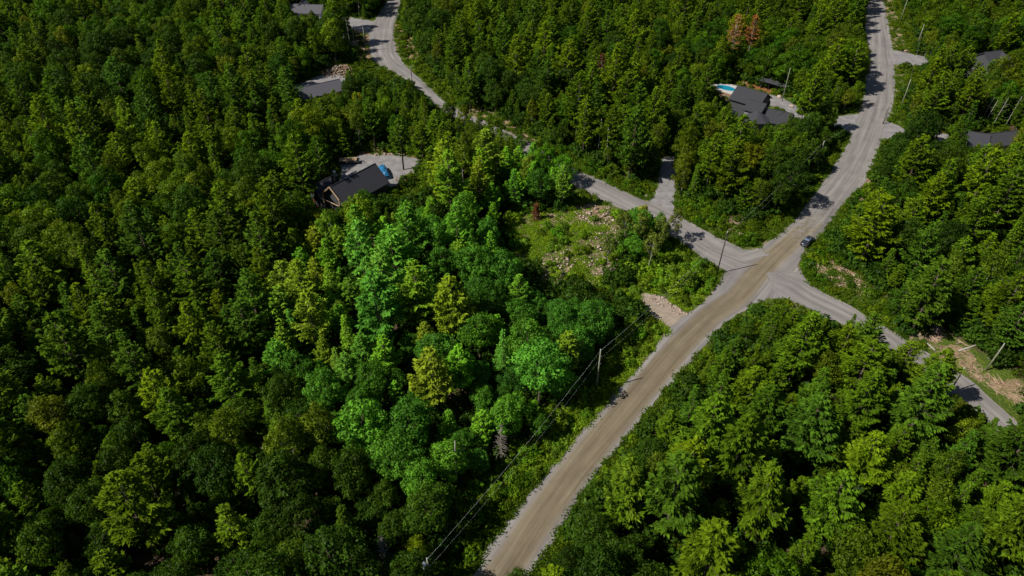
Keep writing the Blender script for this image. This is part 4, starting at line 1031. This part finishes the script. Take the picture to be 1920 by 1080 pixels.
ch = MB(); q = T(-b0['L']*.30, b0['W']*.16, 0); ch.box((q[0], q[1], 7.3), (1.3, 1.3, 3.4), b0['rz']); c = ch.obj('chimney', M_black, r)
cp = MB(); cp.tube([(q[0], q[1], 8.95), (q[0], q[1], 9.8)], .2, 10); cp.tube([(q[0], q[1], 9.8), (q[0], q[1], 9.95)], .34, 10); cp.obj('flue_cap', M_steel, c)
H = HOUSES['grey']; b0 = H[0]; bs = (*b0['c'], 0.0); r = empty('grey_roof_house', bs); tag(r, 'low house with plain grey shingle roof beside a brown rock pile', 'house')
T, l, w, zk = gable(r, b0, M_greys, M_roofg, base=bs); sides(r, T, l, w, zk, door=-1)
H = HOUSES['sandy']; b0 = H[0]; bs = (*b0['c'], 0.0); r = empty('grey_roof_house', bs); tag(r, 'long grey roofed house with small gable behind trees of the sandy yard', 'house')
T, l, w, zk = gable(r, b0, M_white, M_roofg, base=bs); sides(r, T, l, w, zk, door=-1)
gb = dict(c=T(-1.5, 1.6, 0)[:2], rz=b0['rz']+pi/2, L=5.0, W=4.0, zr=6.4, zw=4.7); gb['c'] = (gb['c'][0]+bs[0], gb['c'][1]+bs[1]); gable(r, gb, M_white, M_roofg, .3, base=bs)
# pool house
H = HOUSES['pool']; b0 = H[0]; bs = (*b0['c'], 0.0); r = empty('pool_house', bs); tag(r, 'large house with stepped black roofs and garage wing beside a turquoise pool', 'house')
T, l, w, zk = gable(r, b0, M_dark, M_roofb, base=bs); sides(r, T, l, w, zk); 
for u in (-4, 0, 4): window(r, T, u, w, 3.6, 1.3, 1.2, 'v')
T2, l2, w2, zk2 = gable(r, H[1], M_greys, M_roofb, base=bs); sides(r, T2, l2, w2, zk2, 2.0)
T3, l3, w3, zk3 = gable(r, H[2], M_dark, M_roofb, base=bs); sides(r, T3, l3, w3, zk3)
hx, hy = G(1420, 216, 4.2); hip = MB(); rz = b0['rz']; R_ = [(4.2*cos(rz+pi/8+k*pi/4), 4.2*sin(rz+pi/8+k*pi/4)) for k in range(8)]
hip.add([(hx-bs[0]+a, hy-bs[1]+b, 3.2) for a, b in R_]+[(hx-bs[0], hy-bs[1], 5.6)]+[(hx-bs[0]+a, hy-bs[1]+b, 3.0) for a, b in R_], [(k, (k+1) % 8, 8) for k in range(8)]+[(9+k, 9+(k+1) % 8, (k+1) % 8, k) for k in range(8)]+[tuple(range(16, 8, -1))])
hip.obj('turret_roof', M_roof, r); hw = MB(); hw.prism([(hx-bs[0]+a*.86, hy-bs[1]+b*.86) for a, b in R_], -.3, 3.0); hw.obj('turret_wall', M_greys, r)
ar = MB(); q = T3(0, -1.5, 4.6); ar.tube([q, (q[0], q[1], q[2]+2.6)], .05, 6); ar.tube([(q[0]-.5, q[1], q[2]+2.5), (q[0]+.6, q[1]+.2, q[2]+2.5)], .04, 4); ar.obj('mast', M_steel, r)
H = HOUSES['lroof']; b0 = H[0]; bs = (*b0['c'], 0.0); r = empty('l_roof_house', bs); r.name = 'angled_roof_house'; tag(r, 'house with two black roof wings meeting at an angle below pale trunks', 'house')
T, l, w, zk = gable(r, b0, M_white, M_roof, base=bs); sides(r, T, l, w, zk, door=-1); T2, l2, w2, zk2 = gable(r, H[1], M_white, M_roof, base=bs); sides(r, T2, l2, w2, zk2)
H = HOUSES['upper']; b0 = H[0]; bs = (*b0['c'], 0.0); r = empty('dark_wall_house', bs); tag(r, 'dark walled house with black roofs half hidden by trees near the log stack', 'house')
T, l, w, zk = gable(r, b0, M_dark, M_roof, base=bs); sides(r, T, l, w, zk, door=-1); T2, l2, w2, zk2 = gable(r, H[1], M_dark, M_roof, base=bs); sides(r, T2, l2, w2, zk2)

# pool, shed and yard things
px_, py_ = G(1362, 166); PR = HOUSES['pool'][0]['rz']
r = empty('swimming_pool', (px_, py_, 0.0), PR); tag(r, 'small turquoise swimming pool in a grey paved surround', 'pool')
def ell(a, b, n=24): return [(a*cos(2*pi*k/n), b*sin(2*pi*k/n)) for k in range(n)]
dk = MB(); n = 28
I_, O_ = ell(3.4, 2.1, n), [(max(-6.2, min(5.4, 9*cos(2*pi*k/n))), max(-3.6, min(3.8, 6*sin(2*pi*k/n)))) for k in range(n)]
dk.add([(x, y, .28) for x, y in I_]+[(x, y, .28) for x, y in O_]+[(x, y, -.3) for x, y in O_]+[(x, y, -.3) for x, y in I_], [(k, (k+1) % n, n+(k+1) % n, n+k)[::-1] for k in range(n)]+[(n+k, n+(k+1) % n, 2*n+(k+1) % n, 2*n+k) for k in range(n)]+[(k, (k+1) % n, 3*n+(k+1) % n, 3*n+k) for k in range(n)])
dk.obj('pool_deck', M_conc, r)
wm, N_, L_n, p_ = nodes('pool_water'); p_.inputs['Base Color'].default_value = (.01, .22, .34, 1); p_.inputs['Roughness'].default_value = .08; nn = noise(N_, L_n, 1.5, 3, .5, objco(N_)); bump(N_, L_n, nn, p_, .15, .05)
L_n.new(ramp(N_, L_n, nn, [(.3, (.006, .16, .28)), (.7, (.012, .27, .38))]), p_.inputs['Base Color'])
wa = MB(); wa.add([(x*.997, y*.997, .14) for x, y in I_], [tuple(range(n))]); wa.obj('water', wm, r)
sx, sy = G(1451, 168); r = empty('garden_shed', (sx, sy, 0), PR); tag(r, 'open fronted black shed at the back of the pool house yard', 'shed')
m = MB(); m.box((0, 1.7, 1.2), (8.2, .2, 2.8)); m.box((-4.05, 0, 1.2), (.2, 3.2, 2.8)); m.box((4.05, 0, 1.2), (.2, 3.2, 2.8)); m.obj('wall', M_dark, r)
for u in (-3.9, -1.3, 1.3, 3.9):
    m = MB(); m.box((u, -1.8, 1.2), (.18, .18, 2.8)); m.obj('post', M_black, r)
m = MB(); m.add([(-4.6, -2.4, 2.75), (4.6, -2.4, 2.75), (4.6, 2.2, 3.5), (-4.6, 2.2, 3.5), (-4.6, -2.4, 2.55), (4.6, -2.4, 2.55), (4.6, 2.2, 3.3), (-4.6, 2.2, 3.3)], [(0, 1, 2, 3), (7, 6, 5, 4), (0, 4, 5, 1), (1, 5, 6, 2), (2, 6, 7, 3), (3, 7, 4, 0)]); m.obj('roof', M_roof, r)
# timber gable yard: trailer of lumber, blue tarp stack, orange digger, pallet box, plywood
tx, ty = G(655, 306); r = empty('lumber_trailer', (tx, ty, 0.0), .08); tag(r, 'flat trailer loaded with fresh sawn planks in the gravel yard', 'trailer')
m = MB(); m.box((0, 0, .72), (5.6, 2.0, .14)); m.box((0, -.98, .9), (5.6, .06, .3)); m.box((0, .98, .9), (5.6, .06, .3)); m.obj('bed', M_dark, r)
for i in range(5):
    for j in range(3):
        m = MB(); m.box((-.2, -.72+i*.36, .88+j*.17), (4.9-.15*((i+j) % 3), .32, .14)); m.obj('plank', M_timber, r)
for u in (-.6, .5):
    for sv in (-1, 1):
        m = MB(); m.tube([(u, sv*1.02, .36), (u, sv*1.24, .36)], .36, 12); wh = m.obj('wheel', M_black, r); m = MB(); m.tube([(u, sv*1.23, .36), (u, sv*1.26, .36)], .18, 10); m.obj('rim', M_steel, wh)
m = MB(); m.tube([(2.8, -.8, .66), (4.2, 0, .6)], .07, 5); m.tube([(2.8, .8, .66), (4.2, 0, .6)], .07, 5); m.tube([(4.0, 0, .6), (4.0, 0, 0)], .05, 6); m.obj('tongue', M_black, r)
M_tarp = plain('blue_tarp', (.012, .115, .25), .45, .35, 1.8, spec=.5, bmp=.6)
tx, ty = G(721, 327); a = math.atan2(*(np.array(G(725, 335))-np.array(G(714, 312)))[::-1])
r = empty('tarped_stack', (tx, ty, 0.0), a); tag(r, 'long stack under a bright blue tarp beside the black roofed house', 'tarp')
rg = np.random.default_rng(3); V = []; n, k_ = 14, 9
for i in range(n):
    for j in range(k_):
        u = -3.2+6.4*i/(n-1); tv = j/(k_-1)*2-1; hgt = 1.75*(1-abs(tv)**3.2)*(1-.25*abs(2*i/(n-1)-1)**4)
        V.append((u+rg.normal()*.05, tv*1.25+rg.normal()*.05, max(-.02, hgt+rg.normal()*.09)))
m = MB(); m.add(V, [(i*k_+j, (i+1)*k_+j, (i+1)*k_+j+1, i*k_+j+1)[::-1] for i in range(n-1) for j in range(k_-1)]); 
m.add([V[j] for j in range(k_)]+[(V[0][0], 0, -.05)], [tuple(range(k_))]); m.add([V[(n-1)*k_+j] for j in range(k_)], [tuple(range(k_))[::-1]]); m.obj('tarpaulin', M_tarp, r)
for u in (-2.6, 0, 2.6):
    m = MB(); m.box((u, 0, .06), (.15, 2.7, .12)); m.obj('bearer', M_timber, r)
M_or = plain('orange_paint', (.55, .13, .025), .4, .15, 3, spec=.5)
tx, ty = G(596, 381); r = empty('mini_digger', (tx, ty, 0.0), .5); tag(r, 'small orange digger parked in front of the timber gable', 'digger')
for sv in (-1, 1):
    m = MB(); pr = [(-1.0, .25), (-.85, .05), (.85, .05), (1.0, .25), (.85, .5), (-.85, .5)]
    m.add([(x, sv*.62-.16, z) for x, z in pr]+[(x, sv*.62+.16, z) for x, z in pr], [tuple(range(6)), tuple(range(11, 5, -1))]+[(i, 6+i, 6+(i+1) % 6, (i+1) % 6) for i in range(6)]); m.obj('track', M_black, r)
m = MB(); m.box((-.15, 0, .85), (1.7, 1.3, .55), 0, .9); m.box((-.65, 0, 1.25), (.7, 1.2, .5), 0, .8); m.obj('body', M_or, r)
m = MB()
for a_, b_ in ((-.3, -.55), (-.3, .55), (.45, -.55), (.45, .55)): m.tube([(a_, b_, 1.1), (a_, b_, 2.3)], .05, 5)
m.box((.08, 0, 2.34), (1.0, 1.25, .08)); m.obj('canopy', M_or, r)
m = MB(); m.tube([(.7, 0, .9), (1.5, 0, 2.1), (2.4, 0, 2.0)], [.14, .13, .1], 6); m.tube([(2.4, 0, 2.0), (2.7, 0, .75)], .09, 6); m.obj('boom', M_or, r)
m = MB(); m.add([(2.55, -.3, .75), (2.55, .3, .75), (2.9, .3, .7), (2.9, -.3, .7), (2.45, -.3, .3), (2.45, .3, .3), (2.75, .3, .15), (2.75, -.3, .15)], [(0, 1, 5, 4), (4, 5, 6, 7), (1, 2, 6, 5), (3, 0, 4, 7), (2, 3, 7, 6)]); m.obj('bucket', M_black, r)
tx, ty = G(568, 368); r = empty('wooden_crate', (tx, ty, 0.0), .4); tag(r, 'pale wooden crate in the shade beside the timber gabled house', 'crate')
for k in range(5):
    for sv in (-1, 1): m = MB(); m.box((0, sv*.9, .2+k*.3), (1.8, .06, .26)); m.obj('slat', M_timber, r); m = MB(); m.box((sv*.87, 0, .2+k*.3), (.06, 1.72, .26)); m.obj('slat', M_timber, r)
m = MB(); m.box((0, 0, 1.58), (1.95, 1.95, .08)); m.obj('lid', M_timber, r)
tx, ty = G(610, 381); r = empty('plywood_stack', (tx, ty, 0.0), .5); tag(r, 'low stack of tan plywood sheets by the orange digger', 'plywood')
for k in range(5): m = MB(); m.box((rg.normal()*.05, rg.normal()*.05, .06+k*.09), (2.44, 1.22, .07), rg.normal()*.03); m.obj('sheet', M_timber, r)
# felled logs by the upper house
for k in range(9):
    q0 = G(1893+k*4, 104+k*2.6); a = -.75+.1*rg.normal(); Lg = rg.uniform(5, 8); rr = rg.uniform(.17, .3)
    z0 = .2 if k % 3 else .62
    m = MB(); m.tube([(-Lg/2*cos(a), -Lg/2*sin(a), 0), (0, .08, .03), (Lg/2*cos(a), Lg/2*sin(a), 0)], [rr, rr*.9, rr*.75], 8)
    o = m.obj('felled_log', M_timber if k % 2 else M_pale, None, True); o.location = (*q0, z0+.05); tag(o, 'felled log lying in the pile beside the half hidden upper house', 'log', 'felled logs by the upper house')
for px, py, a, Lg, lb in [(1830,650,.35,9,'long fallen pale trunk across the brown slash bank'), (1865,660,.7,7,'shorter fallen trunk lying against the bushes of the slash bank'), (1735,640,1.9,5,'short log on the slash bank near the pine')]:
    x, y, z = at(px, py); m = MB(); m.tube([(-Lg/2*cos(a), -Lg/2*sin(a), .1), (0, .05, .2), (Lg/2*cos(a), Lg/2*sin(a), .35)], [.17, .14, .07], 7); o = m.obj('fallen_trunk', M_pale, None, True); o.name = 'felled_log'; o.location = (x, y, z); tag(o, lb, 'log')

# ------------------------------------------------------------------ dark sedan
M_paint = plain('dark_blue_grey_paint', (.045, .055, .075), .22, .06, 2, metal=.5, spec=.6); M_tyre = plain('tyre_rubber', (.02, .02, .02), .9); M_lamp = plain('red_lamp', (.3, .015, .012), .25)
M_roofp = plain('silver_blue_roof', (.16, .20, .27), .18, .05, 2, metal=.4, spec=.6)
def car(px, py):
    x, y = G(px, py); d = np.array(G(1560, 417))-np.array(G(1509, 469)); a = math.atan2(d[1], d[0])
    r = empty('sedan_car', (x, y, .03), a); tag(r, 'dark blue grey sedan driving at the verge of the gravel road', 'car')
    # body: loft of cross sections along x (front at +x)
    S = [(-2.38, .70, .42, .78), (-2.28, .84, .30, .95), (-1.7, .90, .22, 1.0), (-.8, .92, .2, .98), (.6, .92, .2, .96), (1.5, .90, .22, .90), (2.1, .84, .28, .78), (2.36, .66, .4, .66)]
    m = MB(); V = []
    for X, w, z0, z1 in S:
        V += [(X, -w*.88, z0), (X, -w, z0+.2), (X, -w, z1-.16), (X, -w*.86, z1), (X, w*.86, z1), (X, w, z1-.16), (X, w, z0+.2), (X, w*.88, z0)]
    F = [tuple(range(8)), tuple(range(len(V)-1, len(V)-9, -1))]
    for i in range(len(S)-1):
        for k in range(8): F.append((i*8+k, i*8+(k+1) % 8, (i+1)*8+(k+1) % 8, (i+1)*8+k)[::-1])
    m.add(V, F); body = m.obj('body', M_paint, r, True)
    # cabin glass house and roof
    m = MB(); m.add([(-1.75, -.76, .93), (.95, -.78, .93), (.95, .78, .93), (-1.75, .76, .93), (-1.05, -.60, 1.40), (.12, -.62, 1.42), (.12, .62, 1.42), (-1.05, .60, 1.40)], [(0, 1, 5, 4), (1, 2, 6, 5), (2, 3, 7, 6), (3, 0, 4, 7), (4, 5, 6, 7)]); m.obj('windows', M_glass, r)
    m = MB(); m.add([(-1.1, -.63, 1.38), (.18, -.65, 1.40), (.18, .65, 1.40), (-1.1, .63, 1.38), (-1.0, -.5, 1.47), (.08, -.52, 1.48), (.08, .52, 1.48), (-1.0, .5, 1.47)], [(0, 1, 5, 4), (1, 2, 6, 5), (2, 3, 7, 6), (3, 0, 4, 7), (4, 5, 6, 7), (3, 2, 1, 0)]); ro = m.obj('roof', M_roofp, r)
    m = MB(); m.box((-.2, 0, 1.482), (.5, .8, .02)); m.obj('sunroof', M_glass, ro)
    m = MB()
    for sv in (-1, 1):
        for A, B_ in (((-1.78, sv*.75, .95), (-1.06, sv*.61, 1.4)), ((.98, sv*.77, .95), (.13, sv*.63, 1.41)), ((-.35, sv*.79, .95), (-.4, sv*.63, 1.41))): m.tube([A, B_], .045, 4)
    m.obj('pillars', M_paint, r)
    for X in (-1.42, 1.42):
        for sv in (-1, 1):
            wh = empty('wheel', (0, 0, 0)); wh.parent = r
            m = MB(); m.tube([(X, sv*.74, .32), (X, sv*.95, .32)], .33, 16); m.obj('tyre', M_tyre, wh); m = MB(); m.tube([(X, sv*.945, .32), (X, sv*.962, .32)], .2, 10); m.obj('rim', M_steel, wh)
    for sv in (-1, 1):
        m = MB(); m.box((-2.31, sv*.62, .74), (.12, .34, .14)); m.obj('tail_light', M_lamp, r)
        m = MB(); m.box((2.24, sv*.6, .62), (.16, .34, .12)); m.obj('headlight', M_steel, r)
        m = MB(); m.box((.75, sv*1.0, 1.0), (.16, .2, .13)); m.obj('mirror', M_paint, r)
    m = MB(); m.box((-2.39, 0, .6), (.03, .5, .12)); m.obj('number_plate', M_greys, r)
car(1513, 456)

# ------------------------------------------------------------------ utility poles and lines
M_polep = plain('pale_pole_wood', (.22, .22, .165), .8, .2, 3); M_poled = plain('dark_pole_wood', (.035, .026, .02), .8, .25, 3); M_wire = plain('aluminium_wire', (.72, .73, .72), .7, .1, 2); M_tank = plain('grey_tank', (.55, .57, .58), .4, .08, 2)
def pole(px, py, h, lb, mat=M_polep, lean=(0, 0), xy=None, transformer=False, r0=.14):
    x, y = xy or G(px, py); z = float(ground_h(x, y)); r = empty('utility_pole', (x, y, z-.2)); tag(r, lb, 'utility pole')
    m = MB(); m.tube([(0, 0, 0), (lean[0]*.5, lean[1]*.5, h*.5), (lean[0], lean[1], h)], [r0, r0*.85, r0*.65], 9); m.obj('shaft', mat, r, True)
    m = MB(); m.tube([(lean[0], lean[1], h), (lean[0], lean[1], h+.14)], [.08, .05], 7); m.tube([(lean[0], lean[1], h+.14), (lean[0], lean[1], h+.32)], [.09, .06], 8); m.obj('insulator', M_tank, r)
    for zz in (h*.87, h*.7):
        m = MB(); m.box((lean[0]*zz/h+.2, lean[1]*zz/h, zz), (.22, .12, .12)); m.obj('bracket', M_steel, r)
    if transformer:
        m = MB(); m.tube([(-.42, -.1, h-1.9), (-.42, -.1, h-.75)], .3, 14); tk = m.obj('transformer', M_tank, r); m = MB(); m.tube([(-.42, -.1, h-.75), (-.42, -.1, h-.6)], [.3, .16], 14); m.tube([(-.42, -.1, h-.6), (-.42, -.1, h-.3)], .05, 6); m.obj('bushing', M_steel, tk)
    return (x+lean[0], y+lean[1], z-.2+h)
def wire(A, B_, sag, lb, grp=None, r=.006):
    A = np.array(A); B_ = np.array(B_); pts = [tuple(A+(B_-A)*t+np.array([0, 0, -4*sag*t*(1-t)])) for t in np.linspace(0, 1, 15)]
    o = MB().tube(pts, r, 6).obj('power_line', M_wire, None, True); tag(o, lb, 'power line', grp)
p1 = pole(0, 0, 11.0, 'utility pole with a round grey transformer tank at the power line cut', xy=(-10.6, 46.8), transformer=True)
p2 = pole(1118, 732, 10.2, 'pale greenish utility pole in the brush beside the lower road', M_polep)
p3 = pole(1344, 513, 11.2, 'dark brown utility pole on the scrub corner of the crossroads', M_poled, (.25, 0))
p4 = pole(1527, 325, 9.6, 'pale utility pole on the grassy bank of the straight road', M_polep)
p5 = pole(1466, 190, 11, 'slim grey utility pole beside the pool house yard', M_polep, r0=.13)
pr = [pole(1688, 203, 9.6, 'pale utility pole on the bank between the two upper driveways', M_polep), pole(1716, 93, 9.2, 'pale utility pole beside the upper driveway', M_polep), pole(1687, 42, 9.5, 'pale utility pole furthest along the straight road', M_polep)]
pl = [pole(686, 96, 9.5, 'grey utility pole at the edge of the sandy yard', M_polep), pole(688, 30, 10, 'grey utility pole by the sandy yard driveway mouth', M_poled), pole(774, 168, 8.0, 'short dark utility pole on the bank of the winding road', M_poled)]
p8 = pole(1848, 695, 6.6, 'leaning pale pole on the brown slash bank', M_polep, (.5, 0)); p9 = pole(1780, 736, 6.0, 'black slanting pole at the edge of the right hand side road', M_poled, (.3, .1), r0=.14)
for (A, B_, nm) in ((p1, p2, 'transformer pole to the pale roadside pole'), (p2, p3, 'pale roadside pole to the dark crossroads pole'), (p3, p4, 'dark crossroads pole to the grassy bank pole')):
    wire(A, B_, 1.0, 'top wire strung from the '+nm)
    wire(np.array(A)-[-.3, 0, 1.5], np.array(B_)-[-.3, 0, 1.5], 1.2, 'lower wire strung from the '+nm, None, .003); 
wire(p4, pr[0], 1.2, 'wire crossing the straight road to the bank pole'); wire(pr[0], pr[1], .9, 'wire strung between the two upper driveway poles')
